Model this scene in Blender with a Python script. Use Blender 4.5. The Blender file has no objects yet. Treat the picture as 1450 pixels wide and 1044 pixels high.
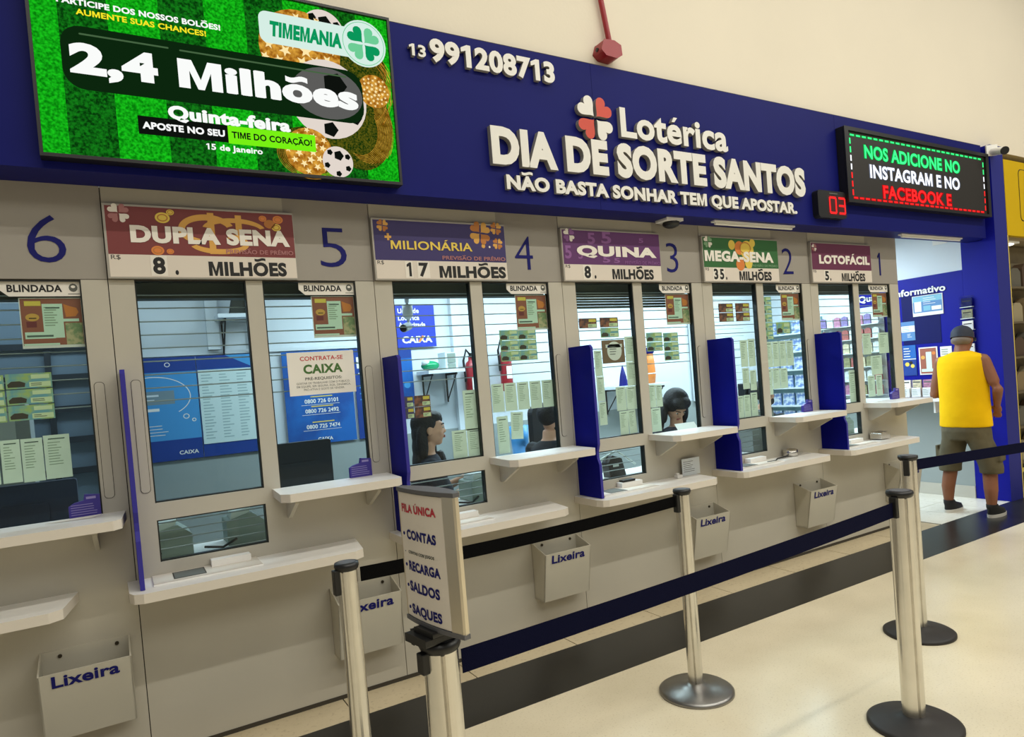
import bpy, math, random
from mathutils import Vector, Matrix
random.seed(7)
PI = math.pi
SC = bpy.context.scene
COL = SC.collection

# ------------------------------------------------------------------ camera, world, lights, exposure
def lin(c):
    c = c / 255.0
    return c / 12.92 if c <= 0.04045 else ((c + 0.055) / 1.055) ** 2.4
def rgb(r, g, b):
    return (lin(r), lin(g), lin(b), 1.0)

FOCAL = 952.14
R_ = Vector((0.85923, -0.50523, -0.08049)); U_ = Vector((0.08219, -0.01896, 0.99644)); F_ = Vector((0.50495, 0.86278, -0.02523))
cam = bpy.data.cameras.new('camera'); cam_o = bpy.data.objects.new('camera', cam); COL.objects.link(cam_o)
m3 = Matrix((R_, U_, -F_)).transposed()
cam_o.matrix_world = Matrix.Translation((-0.0079, -3.398, 1.538)) @ m3.to_4x4()
cam.sensor_width = 36.0; cam.sensor_fit = 'HORIZONTAL'; cam.lens = FOCAL / 1450 * 36.0
cam.shift_y = 41.13 / 1450; cam.clip_start = 0.05
SC.camera = cam_o

SC.view_settings.view_transform = 'Standard'; SC.view_settings.look = 'None'
SC.view_settings.gamma = 1.0; SC.view_settings.use_curve_mapping = False
SC.view_settings.exposure = 0.0
SC.cycles.use_denoising = True
SC.cycles.transparent_max_bounces = 24; SC.cycles.max_bounces = 8
SC.cycles.caustics_reflective = False; SC.cycles.caustics_refractive = False

w = bpy.data.worlds.new('hall'); SC.world = w; w.use_nodes = True
w.node_tree.nodes['Background'].inputs[0].default_value = (1.0, 0.96, 0.85, 1)
w.node_tree.nodes['Background'].inputs[1].default_value = 0.21

def area(name, loc, sx, sy, power, color, rot=(0, 0, 0)):
    l = bpy.data.lights.new(name, 'AREA'); l.shape = 'RECTANGLE'; l.size = sx; l.size_y = sy
    l.energy = power; l.color = color
    o = bpy.data.objects.new(name, l); COL.objects.link(o); o.location = loc; o.rotation_euler = rot
    return o
WARM = (1.0, 0.97, 0.86); COOL = (0.73, 0.89, 1.0)
# rows of fluorescent tubes under the hall ceiling, then an added fill lamp
area('hall_tube_row', (4.6, -1.3, 5.6), 9.0, 0.10, 50, WARM)
area('hall_tube_row', (5.0, -3.55, 5.7), 12.0, 0.10, 268, WARM)
area('hall_tube_row', (4.6, -7.0, 5.7), 13.0, 3.0, 300, WARM)  # added fill: one broad panel widened for soft light, not a tube row
# service room behind the counter
area('office_tube_row', (2.9, 1.45, 2.68), 3.0, 0.3, 92, COOL)
area('office_tube_row', (5.6, 1.3, 2.68), 2.2, 0.3, 98, COOL)
area('office_tube_row', (-0.2, 1.5, 2.68), 2.0, 0.2, 16, COOL)

# ------------------------------------------------------------------ materials
MATS = {}
def mat(name, c, rough=0.5, metal=0.0, noise=0.0, nscale=8.0, emit=0.0, spec=0.5, bump=0.0, bscale=60.0, second=None):
    if name in MATS: return MATS[name]
    m = bpy.data.materials.new(name); m.use_nodes = True
    nt = m.node_tree; b = nt.nodes['Principled BSDF']
    col = rgb(*c)
    b.inputs['Base Color'].default_value = col; b.inputs['Roughness'].default_value = rough
    b.inputs['Metallic'].default_value = metal; b.inputs['Specular IOR Level'].default_value = spec
    if noise or bump or second:
        tc = nt.nodes.new('ShaderNodeTexCoord')
    if noise or second:
        n = nt.nodes.new('ShaderNodeTexNoise'); n.inputs['Scale'].default_value = nscale; n.inputs['Detail'].default_value = 5
        nt.links.new(tc.outputs['Object'], n.inputs['Vector'])
        r = nt.nodes.new('ShaderNodeValToRGB')
        if second:
            r.color_ramp.elements[0].color = rgb(*second); r.color_ramp.elements[0].position = 0.42
            r.color_ramp.elements[1].color = col; r.color_ramp.elements[1].position = 0.58
        else:
            r.color_ramp.elements[0].color = tuple(x * (1 - noise) for x in col[:3]) + (1,); r.color_ramp.elements[0].position = 0.3
            r.color_ramp.elements[1].color = tuple(min(1, x * (1 + noise)) for x in col[:3]) + (1,); r.color_ramp.elements[1].position = 0.7
        nt.links.new(n.outputs['Fac'], r.inputs['Fac']); nt.links.new(r.outputs['Color'], b.inputs['Base Color'])
    if bump:
        n2 = nt.nodes.new('ShaderNodeTexNoise'); n2.inputs['Scale'].default_value = bscale
        nt.links.new(tc.outputs['Object'], n2.inputs['Vector'])
        bp = nt.nodes.new('ShaderNodeBump'); bp.inputs['Strength'].default_value = bump; bp.inputs['Distance'].default_value = 0.01
        nt.links.new(n2.outputs['Fac'], bp.inputs['Height']); nt.links.new(bp.outputs['Normal'], b.inputs['Normal'])
    if emit:
        b.inputs['Emission Color'].default_value = col; b.inputs['Emission Strength'].default_value = emit
        b.inputs['Base Color'].default_value = (0.01, 0.01, 0.01, 1)
    MATS[name] = m
    return m
def glow(name, c, s=1.0, second=None, nscale=100):
    """a lit screen or lamp surface; second = darker colour of a fine picture texture"""
    if name in MATS: return MATS[name]
    m = bpy.data.materials.new(name); m.use_nodes = True; nt = m.node_tree
    nt.nodes.remove(nt.nodes['Principled BSDF']); e = nt.nodes.new('ShaderNodeEmission')
    e.inputs[0].default_value = rgb(*c); e.inputs[1].default_value = s
    nt.links.new(e.outputs[0], nt.nodes['Material Output'].inputs[0])
    if second:
        tc = nt.nodes.new('ShaderNodeTexCoord'); n = nt.nodes.new('ShaderNodeTexNoise')
        n.inputs['Scale'].default_value = nscale; n.inputs['Detail'].default_value = 3
        nt.links.new(tc.outputs['Object'], n.inputs['Vector'])
        r = nt.nodes.new('ShaderNodeValToRGB')
        r.color_ramp.elements[0].color = rgb(*second); r.color_ramp.elements[0].position = 0.36
        r.color_ramp.elements[1].color = rgb(*c); r.color_ramp.elements[1].position = 0.66
        nt.links.new(n.outputs['Fac'], r.inputs['Fac']); nt.links.new(r.outputs['Color'], e.inputs[0])
    MATS[name] = m
    return m

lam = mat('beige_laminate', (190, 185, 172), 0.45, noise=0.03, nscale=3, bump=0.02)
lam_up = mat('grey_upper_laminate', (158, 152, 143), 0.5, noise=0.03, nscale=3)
lam_light = mat('light_upper_laminate', (184, 178, 164), 0.5)
seam_m = mat('seam_dark', (62, 56, 46), 0.8)
white = mat('white_shelf_laminate', (244, 242, 238), 0.35, noise=0.02, nscale=5)
shelf_edge = mat('shelf_edge_band', (222, 214, 202), 0.5)
blue_fascia = mat('blue_fascia_panel', (20, 25, 104), 0.5, noise=0.05, nscale=2, spec=0.12)
blue_return = mat('blue_pillar_panel', (44, 48, 128), 0.5, spec=0.15)
blue_part = mat('blue_acrylic', (3, 10, 128), 0.5, noise=0.05, nscale=4, spec=0.12)
blue_edge = mat('blue_edge_band', (58, 54, 150), 0.5, spec=0.2)
cream = mat('cream_paint', (233, 224, 206), 0.85, noise=0.015, nscale=1.5, bump=0.05)
letter_w = mat('white_acrylic_letter', (232, 230, 224), 0.4)
letter_side = mat('letter_side', (150, 146, 140), 0.5)
red_emb = mat('red_acrylic_leaf', (205, 62, 35), 0.4)
ink_blue = mat('blue_vinyl', (22, 24, 104), 0.5, spec=0.2)
ink_black = mat('black_ink', (26, 25, 25), 0.6)
ink_grey = mat('grey_print', (96, 98, 92), 0.7)
paper = mat('white_paper', (236, 232, 224), 0.7)
paper_g = mat('green_slip_paper', (230, 240, 224), 0.75, noise=0.03, nscale=20)
slip_line = mat('slip_print', (160, 180, 154), 0.8)
slip_dark = mat('slip_heading', (90, 108, 96), 0.8)
steel = mat('brushed_steel', (222, 219, 213), 0.22, 1.0, noise=0.06, nscale=12)
steel_d = mat('steel_groove', (70, 66, 60), 0.4, 0.9)
steel_base = mat('steel_base', (150, 148, 146), 0.33, 1.0, noise=0.12, nscale=10)
rubber = mat('dark_rubber', (38, 34, 33), 0.55, noise=0.3, nscale=8)
black_pl = mat('black_plastic', (20, 20, 21), 0.4)
grey_cap = mat('grey_cap_top', (92, 92, 96), 0.5)
belt_k = mat('black_webbing', (5, 5, 6), 0.9, bump=0.2, bscale=300, spec=0.1)
belt_b = mat('navy_webbing', (8, 11, 40), 0.9, bump=0.2, bscale=300, spec=0.1)
red_paint = mat('red_paint', (150, 30, 40), 0.35)
yellow_p = mat('yellow_sign_panel', (206, 170, 0), 0.5, spec=0.2)
yellow_trim = mat('yellow_trim', (214, 192, 90), 0.5)
dark_frame = mat('dark_gasket', (24, 30, 28), 0.4)
rod_m = mat('grey_rod', (150, 158, 158), 0.35, 0.6)
blind_m = mat('dark_blind', (62, 66, 56), 0.6)
office_w = mat('office_white_wall', (214, 221, 226), 0.7, noise=0.02, nscale=2)
office_g = mat('office_grey_dado', (150, 158, 156), 0.7)
office_c = mat('office_ceiling', (225, 228, 228), 0.8)
poster_b = mat('poster_blue', (20, 98, 178), 0.5, second=(16, 74, 150), nscale=3)
poster_b2 = mat('poster_light_blue', (66, 148, 208), 0.5)
poster_db = mat('poster_dark_blue', (14, 58, 140), 0.5)
sign_blue = mat('sign_blue', (36, 60, 178), 0.45)
board_blue = mat('board_blue', (18, 22, 140), 0.45, spec=0.15)
board_navy = mat('board_navy', (18, 22, 84), 0.5, spec=0.15)
purple_card = mat('purple_card', (60, 48, 142), 0.5)
purple_line = mat('purple_card_print', (150, 140, 196), 0.6)
lixo = mat('bin_beige_metal', (196, 191, 176), 0.42, noise=0.03, nscale=4)
screw_m = mat('screw_dark', (70, 62, 50), 0.4, 0.6)
mon_navy = mat('monitor_navy', (34, 46, 70), 0.5)
mon_black = mat('monitor_black', (24, 34, 44), 0.5)
skin_m = mat('skin_brown', (134, 84, 56), 0.55, noise=0.06, nscale=14)
skin_f = mat('skin_tan', (198, 150, 122), 0.55, noise=0.03, nscale=14)
lip_m = mat('lips', (160, 80, 74), 0.5)
hair_k = mat('black_hair', (20, 15, 14), 0.65, bump=0.5, bscale=90)
hair_g = mat('grey_hair', (120, 108, 98), 0.7)
shirt_y = mat('yellow_cotton', (236, 186, 4), 0.9, noise=0.04, nscale=6, bump=0.8, bscale=7, spec=0.2)
short_m = mat('olive_cotton', (88, 80, 58), 0.9, noise=0.16, nscale=8, bump=0.8, bscale=10)
cap_m = mat('navy_cap', (36, 42, 56), 0.7)
shirt_n = mat('navy_shirt', (22, 30, 46), 0.85, noise=0.1)
shirt_k = mat('black_shirt', (14, 18, 24), 0.85)
eye_w = mat('eye_white', (196, 188, 178), 0.6)
eye_d = mat('eye_dark', (25, 18, 14), 0.3)
shoe_k = mat('black_shoe', (18, 17, 18), 0.6)
sole_w = mat('white_sole', (205, 200, 190), 0.6)

def floor_mat(name, base, dark, rough, speck, tiles=None):
    m = bpy.data.materials.new(name); m.use_nodes = True; nt = m.node_tree; b = nt.nodes['Principled BSDF']
    b.inputs['Roughness'].default_value = rough
    tc = nt.nodes.new('ShaderNodeTexCoord')
    n1 = nt.nodes.new('ShaderNodeTexNoise'); n1.inputs['Scale'].default_value = speck; n1.inputs['Detail'].default_value = 2
    n2 = nt.nodes.new('ShaderNodeTexNoise'); n2.inputs['Scale'].default_value = 1.6; n2.inputs['Detail'].default_value = 6
    nt.links.new(tc.outputs['Object'], n1.inputs['Vector']); nt.links.new(tc.outputs['Object'], n2.inputs['Vector'])
    r1 = nt.nodes.new('ShaderNodeValToRGB')
    r1.color_ramp.elements[0].position = 0.27; r1.color_ramp.elements[0].color = rgb(*dark)
    r1.color_ramp.elements[1].position = 0.42; r1.color_ramp.elements[1].color = rgb(*base)
    r2 = nt.nodes.new('ShaderNodeValToRGB')
    r2.color_ramp.elements[0].position = 0.3; r2.color_ramp.elements[0].color = (0.86, 0.85, 0.82, 1)
    r2.color_ramp.elements[1].position = 0.62; r2.color_ramp.elements[1].color = (1, 1, 1, 1)
    mx = nt.nodes.new('ShaderNodeMix'); mx.data_type = 'RGBA'; mx.blend_type = 'MULTIPLY'; mx.inputs[0].default_value = 1
    nt.links.new(n1.outputs['Fac'], r1.inputs['Fac']); nt.links.new(n2.outputs['Fac'], r2.inputs['Fac'])
    nt.links.new(r1.outputs['Color'], mx.inputs[6]); nt.links.new(r2.outputs['Color'], mx.inputs[7])
    nt.links.new(mx.outputs[2], b.inputs['Base Color'])
    MATS[name] = m
    return m
terrazzo = floor_mat('terrazzo_cream', (240, 228, 200), (222, 208, 178), 0.24, 110)
granite = floor_mat('granite_black', (36, 36, 36), (24, 24, 25), 0.3, 120)
tile_c = floor_mat('border_tile', (214, 198, 166), (190, 172, 140), 0.35, 40)
tile_w = floor_mat('recess_tile', (232, 228, 214), (214, 208, 192), 0.25, 30)

def glass_mat(name, tint, refl=0.06):
    m = bpy.data.materials.new(name); m.use_nodes = True; nt = m.node_tree
    nt.nodes.remove(nt.nodes['Principled BSDF'])
    t = nt.nodes.new('ShaderNodeBsdfTransparent'); t.inputs[0].default_value = tint + (1,)
    g = nt.nodes.new('ShaderNodeBsdfGlossy'); g.inputs['Roughness'].default_value = 0.02
    f = nt.nodes.new('ShaderNodeFresnel'); f.inputs[0].default_value = 1.35
    mx = nt.nodes.new('ShaderNodeMixShader')
    ge = nt.nodes.new('ShaderNodeNewGeometry'); mu = nt.nodes.new('ShaderNodeMath'); mu.operation = 'MULTIPLY'; su = nt.nodes.new('ShaderNodeMath'); su.operation = 'SUBTRACT'; su.inputs[0].default_value = 1.0
    nt.links.new(ge.outputs['Backfacing'], su.inputs[1]); nt.links.new(f.outputs[0], mu.inputs[0]); nt.links.new(su.outputs[0], mu.inputs[1])
    nt.links.new(mu.outputs[0], mx.inputs[0]); nt.links.new(t.outputs[0], mx.inputs[1]); nt.links.new(g.outputs[0], mx.inputs[2])
    nt.links.new(mx.outputs[0], nt.nodes['Material Output'].inputs[0])
    MATS[name] = m
    return m
glass = glass_mat('armoured_glass', (0.90, 0.955, 0.945))
clear = glass_mat('clear_acrylic', (0.93, 0.94, 0.96))

# ------------------------------------------------------------------ mesh helpers
_TXT = {}; _RAW = {}
def _raw(t, bold):
    if (t, bold) in _RAW: return _RAW[(t, bold)]
    c = bpy.data.curves.new('t', 'FONT'); c.body = t; c.size = 1.0; c.offset = bold; c.resolution_u = 4; c.fill_mode = 'FRONT'
    o = bpy.data.objects.new('t', c); me = bpy.data.meshes.new_from_object(o)
    v = [(p.co.x, p.co.y) for p in me.vertices]; f = [tuple(p.vertices) for p in me.polygons]
    bpy.data.objects.remove(o); bpy.data.curves.remove(c); bpy.data.meshes.remove(me)
    _RAW[(t, bold)] = (v, f); return v, f
def _wid(t): v, _ = _raw(t, 0.0); return max(p[0] for p in v) - min(p[0] for p in v)
import unicodedata
def _accent(v, f, ch, cap, y0, t):
    """adds the accent mark of ch to a base glyph"""
    mark = unicodedata.normalize('NFD', ch)[1]; xa, xb = min(p[0] for p in v), max(p[0] for p in v); m = (xa + xb) / 2; yt = max(p[1] for p in v) + cap * 0.09; k = len(v); h = cap * 0.17; w = (xb - xa) * 0.36
    if mark == '\u0303':
        n = 8; top = [(m - w + 2 * w * i / n, yt + h * 0.45 + h * 0.28 * math.sin(-2 * PI * i / n + PI * 1.0) * -1 + t * 0.45) for i in range(n + 1)]; bot = [(p[0], p[1] - t * 0.85) for p in top]
        v = v + bot + top; f = f + [(k + i, k + i + 1, k + n + 2 + i, k + n + 1 + i) for i in range(n)]
    elif mark == '\u0301': v = v + [(m - w * 0.35, yt), (m + w * 0.15, yt), (m + w * 0.75, yt + h), (m + w * 0.05, yt + h)]; f = f + [(k, k + 1, k + 2, k + 3)]
    elif mark == '\u0302': v = v + [(m - w, yt), (m - w * 0.35, yt), (m, yt + h * 0.5), (m + w * 0.35, yt), (m + w, yt), (m + w * 0.3, yt + h), (m - w * 0.3, yt + h)]; f = f + [(k, k + 1, k + 2, k + 6), (k + 2, k + 5, k + 6), (k + 2, k + 3, k + 4, k + 5)]
    elif mark == '\u0327': yb = min(p[1] for p in v); v = v + [(m - t * 0.4, yb - h), (m + t * 0.7, yb - h * 0.9), (m + t * 0.6, yb + t * 0.2), (m - t * 0.2, yb + t * 0.2)]; f = f + [(k, k + 1, k + 2, k + 3)]
    return v, f
def glyph_list(s, bold):
    """[(verts2d, faces)] per letter, unit cap height, laid out from x = 0"""
    if (s, bold) in _TXT: return _TXT[(s, bold)]
    hv, _ = _raw('H', bold); y0 = min(p[1] for p in hv); cap = max(p[1] for p in hv) - y0
    base = _wid('HH'); x = 0.0; out = []
    for ch in s:
        if ch == ' ': x += 0.30; continue
        adv = _wid('H' + ch + 'H') - base
        plain = ch in 'ABCDEFGHIJKLMNOPQRSTUVWXYZ0123456789.,-!:'
        dec = unicodedata.normalize('NFD', ch); bc = dec[0]; plain = bc in 'ABCDEFGHIJKLMNOPQRSTUVWXYZ0123456789.,-!:'
        v, f = _raw(bc, bold if plain else min(bold, 0.034))
        if not plain and bold > 0.036:
            d = (bold - 0.034) * 1.1; k = len(v); v0 = list(v); f0 = list(f); v = []; f = []
            for i, (dx, dy) in enumerate(((0, 0), (d, 0), (-d, 0), (0, d * 0.5), (0, -d * 0.5))): v += [(p[0] + dx, p[1] + dy) for p in v0]; f += [tuple(q + i * k for q in t_) for t_ in f0]
        if len(dec) > 1: v, f = _accent(v, f, ch, cap, y0, 0.09 + 1.6 * max(bold, 0))
        if ch == 'M':
            xa, xb = min(p[0] for p in v), max(p[0] for p in v); W_ = xb - xa; t = 0.085 + 1.9 * max(bold, -0.01); yb, yt = y0, y0 + cap; m = (xa + xb) / 2; d = t * 1.25
            v = [(xa, yb), (xa + t, yb), (xa + t, yt - cap * 0.38), (m - t * 0.28, yb), (m + t * 0.28, yb), (xb - t, yt - cap * 0.38), (xb - t, yb), (xb, yb), (xb, yt), (xb - d, yt), (m, yb + cap * 0.34), (xa + d, yt), (xa, yt)]
            f = [(0, 1, 2, 12), (12, 2, 11), (2, 3, 10, 11), (3, 4, 10), (4, 5, 9, 10), (5, 8, 9), (5, 6, 7, 8)]
        if ch == '1':
            t = 0.10 + 1.9 * max(bold, -0.012); xb = (min(p[0] for p in v) + max(p[0] for p in v)) / 2 + t * 0.7; yb, yt = y0, y0 + cap
            v = [(xb - t, yb), (xb, yb), (xb, yt), (xb - t * 0.75, yt), (xb - t * 1.9, yt - cap * 0.15), (xb - t * 1.9, yt - cap * 0.15 - t * 0.8), (xb - t, yt - cap * 0.08 - t * 0.75)]
            f = [(0, 1, 2, 3, 6), (3, 4, 5, 6)]
        out.append(([((p[0] + x) / cap, (p[1] - y0) / cap) for p in v], f)); x += adv + max(bold, 0) * 0.7
    x0 = min(p[0] for v, _ in out for p in v)
    out = [([(p[0] - x0, p[1]) for p in v], f) for v, f in out]
    _TXT[(s, bold)] = out; return out
def text_mesh(s, bold):
    vs = []; fs = []
    for v, f in glyph_list(s, bold):
        o = len(vs); vs += v; fs += [tuple(i + o for i in q) for q in f]
    return vs, fs

class FB:
    """collects quads, boxes, discs, words, tubes in metres; builds ONE mesh object. Front faces look to -y."""
    def __init__(s): s.v = []; s.f = []; s.m = []; s.sm = []; s.mats = []
    def mi(s, m):
        if m not in s.mats: s.mats.append(m)
        return s.mats.index(m)
    def add(s, vs, fs, m, smooth=False):
        o = len(s.v); s.v += [tuple(p) for p in vs]; k = s.mi(m)
        for f in fs: s.f.append(tuple(i + o for i in f)); s.m.append(k); s.sm.append(smooth)
    def box(s, x0, y0, z0, x1, y1, z1, m, front=None):
        vs = [(x0, y0, z0), (x1, y0, z0), (x1, y1, z0), (x0, y1, z0), (x0, y0, z1), (x1, y0, z1), (x1, y1, z1), (x0, y1, z1)]
        fs = [(0, 3, 2, 1), (4, 5, 6, 7), (1, 2, 6, 5), (2, 3, 7, 6), (3, 0, 4, 7)]
        s.add(vs, fs, m); s.add(vs, [(0, 1, 5, 4)], front or m)
    def rect(s, x0, z0, x1, z1, m, y): s.add([(x0, y, z0), (x1, y, z0), (x1, y, z1), (x0, y, z1)], [(0, 1, 2, 3)], m)
    def poly(s, pts, m, y, ext=0.0, side=None):
        n = len(pts); a = [(p[0], y, p[1]) for p in pts]
        if sum(pts[i][0] * pts[(i + 1) % n][1] - pts[(i + 1) % n][0] * pts[i][1] for i in range(n)) < 0: a.reverse()
        s.add(a, [tuple(range(n))], m)
        if ext:
            b = [(p[0], y + ext, p[2]) for p in a]
            s.add(a + b, [(i, i + n, (i + 1) % n + n, (i + 1) % n) for i in range(n)], side or m)
            s.add(list(reversed(b)), [tuple(range(n))], side or m)
    def disc(s, cx, cz, rx, m, y, rz=None, n=24, ext=0.0, side=None):
        rz = rz or rx
        s.poly([(cx + rx * math.cos(2 * PI * i / n), cz + rz * math.sin(2 * PI * i / n)) for i in range(n)], m, y, ext, side)
    def ring(s, cx, cz, rx, rz, wd, m, y, a0=0, a1=360, n=32):
        a = [math.radians(a0 + (a1 - a0) * i / n) for i in range(n + 1)]
        vs = [(cx + rx * math.cos(t), y, cz + rz * math.sin(t)) for t in a] + [(cx + (rx - wd) * math.cos(t), y, cz + (rz - wd) * math.sin(t)) for t in a]
        s.add(vs, [(i + n + 1, i, i + 1, i + n + 2) for i in range(n)], m)
    def line(s, p, q, wd, m, y):
        dx, dz = q[0] - p[0], q[1] - p[1]; L = math.hypot(dx, dz) or 1; nx, nz = -dz / L * wd / 2, dx / L * wd / 2
        s.poly([(p[0] - nx, p[1] - nz), (q[0] - nx, q[1] - nz), (q[0] + nx, q[1] + nz), (p[0] + nx, p[1] + nz)], m, y)
    def text(s, t, x0, x1, z, h, m, y, bold=0.02, ext=0.0, side=None, shear=0.0):
        v, f = text_mesh(t, bold); wd = max(p[0] for p in v); kx = (x1 - x0) / wd
        s.glyphs(v, f, x0, kx, z, h, m, y, ext, side, shear)
    def glyphs(s, v, f, x0, kx, z, h, m, y, ext, side, shear=0.0):
        vs = [(x0 + p[0] * kx + shear * p[1] * h, y, z + p[1] * h) for p in v]
        s.add(vs, f, m)
        if ext:
            cnt = {}
            for q in f:
                for i in range(len(q)):
                    e = (q[i], q[(i + 1) % len(q)]); cnt[e] = cnt.get(e, 0) + 1
            n = len(vs); s2 = [(p[0], y + ext, p[2]) for p in vs]
            s.add(vs + s2, [(a, a + n, b + n, b) for (a, b) in cnt if (b, a) not in cnt], side or m)
    def tube(s, pts, r, m, n=10, cap=True, smooth=True):
        pts = [Vector(p) for p in pts]; rs = r if isinstance(r, (list, tuple)) else [r] * len(pts)
        rings = []; up = Vector((0, 0, 1))
        for i, p in enumerate(pts):
            d = (pts[min(i + 1, len(pts) - 1)] - pts[max(i - 1, 0)]).normalized()
            a = d.cross(up if abs(d.z) < 0.95 else Vector((0, 1, 0))).normalized(); b = d.cross(a)
            rings += [p + rs[i] * (a * math.cos(2 * PI * k / n) + b * math.sin(2 * PI * k / n)) for k in range(n)]
        fs = []
        for i in range(len(pts) - 1):
            for k in range(n): fs.append((i * n + k, (i + 1) * n + k, (i + 1) * n + (k + 1) % n, i * n + (k + 1) % n))
        s.add(rings, fs, m, smooth)
        if cap:
            s.add(rings[:n], [tuple(range(n))], m); s.add(rings[-n:], [tuple(reversed(range(n)))], m)
    def lathe(s, prof, m, c=(0, 0, 0), n=32, smooth=True):
        vs = []
        for r, z in prof: vs += [(c[0] + r * math.cos(2 * PI * k / n), c[1] + r * math.sin(2 * PI * k / n), c[2] + z) for k in range(n)]
        fs = [(i * n + k, i * n + (k + 1) % n, (i + 1) * n + (k + 1) % n, (i + 1) * n + k) for i in range(len(prof) - 1) for k in range(n)]
        s.add(vs, fs, m, smooth)
        if prof[-1][0] > 1e-6: s.add(vs[-n:], [tuple(range(n))], m)
        if prof[0][0] > 1e-6: s.add(vs[:n], [tuple(reversed(range(n)))], m)
    def ell(s, c, r, m, n=16, rot=None):
        vs = []; h = n // 2 + 1
        for i in range(h):
            a = PI * i / (h - 1)
            for k in range(n):
                p = Vector((r[0] * math.sin(a) * math.cos(2 * PI * k / n), r[1] * math.sin(a) * math.sin(2 * PI * k / n), r[2] * math.cos(a)))
                if rot is not None: p = rot @ p
                vs.append(tuple(p + Vector(c)))
        fs = [(i * n + k, (i + 1) * n + k, (i + 1) * n + (k + 1) % n, i * n + (k + 1) % n) for i in range(h - 1) for k in range(n)]
        s.add(vs, fs, m, True)
    def loft(s, secs, m, n=20, cap=True):
        """secs: (centre, rx, ry) horizontal ellipses"""
        vs = []
        for c, rx, ry in secs: vs += [(c[0] + rx * math.cos(2 * PI * k / n), c[1] + ry * math.sin(2 * PI * k / n), c[2]) for k in range(n)]
        fs = [(i * n + k, i * n + (k + 1) % n, (i + 1) * n + (k + 1) % n, (i + 1) * n + k) for i in range(len(secs) - 1) for k in range(n)]
        s.add(vs, fs, m, True)
        if cap: s.add(vs[-n:], [tuple(range(n))], m); s.add(vs[:n], [tuple(reversed(range(n)))], m)
    def build(s, name, parent=None, loc=(0, 0, 0), rz=0.0, bevel=0.0, voxel=0.0, label=None):
        me = bpy.data.meshes.new(name); me.from_pydata(s.v, [], s.f); 
        for m in s.mats: me.materials.append(m)
        me.polygons.foreach_set('material_index', s.m); me.polygons.foreach_set('use_smooth', s.sm); me.update()
        o = bpy.data.objects.new(name, me); COL.objects.link(o); o.location = loc; o.rotation_euler = (0, 0, rz)
        if parent: o.parent = parent
        if bevel:
            b = o.modifiers.new('Bevel', 'BEVEL'); b.width = bevel; b.segments = 2; b.limit_method = 'ANGLE'
        if label: o['label'] = label
        return o

def tag(o, label, cat, group=None):
    o['label'] = label; o['category'] = cat
    if group: o['group'] = group
    return o
def thing(name, label, cat, loc=(0, 0, 0), rz=0.0, group=None):
    o = bpy.data.objects.new(name, None); COL.objects.link(o); o.location = loc; o.rotation_euler = (0, 0, rz); o.empty_display_size = 0.1
    return tag(o, label, cat, group)
def struct(o): o['kind'] = 'structure'; return o
def dup(root, loc, rz=None, label=None):
    r = root.copy(); COL.objects.link(r); r.location = loc
    if rz is not None: r.rotation_euler = (0, 0, rz)
    if label: r['label'] = label
    for ch in list(root.children):
        c = ch.copy(); COL.objects.link(c); c.parent = r
        for g in list(ch.children):
            d = g.copy(); COL.objects.link(d); d.parent = c
    return r
def heart(cx, cz, ang, L, wd, n=24, fat=1.0):
    """heart with its tip at (cx, cz), pointing along ang degrees"""
    t0 = math.radians(ang - 90); out = []
    for i in range(n):
        t = 2 * PI * i / n
        x = 16 * math.sin(t) ** 3 / 32 * wd * fat
        z = (13 * math.cos(t) - 5 * math.cos(2 * t) - 2 * math.cos(3 * t) - math.cos(4 * t) + 17) / 29 * L
        out.append((cx + x * math.cos(t0) - z * math.sin(t0), cz + x * math.sin(t0) + z * math.cos(t0)))
    return out
def clover(fb, cx, cz, r, ms, y, rot=45, gap=0.06):
    for i in range(4):
        a = rot + 90 * i
        fb.poly(heart(cx + gap * r * math.cos(math.radians(a)), cz + gap * r * math.sin(math.radians(a)), a, r * 0.95, r * 1.05), ms[i % len(ms)], y)
def rrect(x0, z0, x1, z1, r, n=5):
    out = []
    for cx, cz, a in ((x1 - r, z1 - r, 0), (x0 + r, z1 - r, 90), (x0 + r, z0 + r, 180), (x1 - r, z0 + r, 270)):
        out += [(cx + r * math.cos(math.radians(a + 90 * i / n)), cz + r * math.sin(math.radians(a + 90 * i / n))) for i in range(n + 1)]
    return out
def scribble(fb, x0, z0, x1, z1, rows, m, y, wd=0.45, fill=0.75, jag=0.35):
    """rows of print too small to read"""
    h = (z1 - z0) / rows
    for i in range(rows):
        zc = z1 - (i + 0.5) * h; L = (x1 - x0) * (fill - random.random() * jag)
        fb.rect(x0, zc - h * wd / 2, x0 + L, zc + h * wd / 2, m, y)
def lettering(name, label, s, x0, x1, z, h, m, side, y, ext, bold, group=None):
    """raised letters, each glyph a part of its line"""
    gl = glyph_list(s, bold); kx = (x1 - x0) / max(p[0] for v, _ in gl for p in v)
    root = thing(name, label, 'lettering', (x0, y + ext, z), 0, group)
    for v, q in gl:
        fb = FB(); fb.glyphs(v, q, 0, kx, 0, h, m, -ext, ext - 0.001, side); fb.build('letter', root)
    return root

P = 1.2                    # width of one counter module; module k starts at x = P*k, window number = 5 - k
WIN = {k: 5 - k for k in range(-1, 5)}

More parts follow.
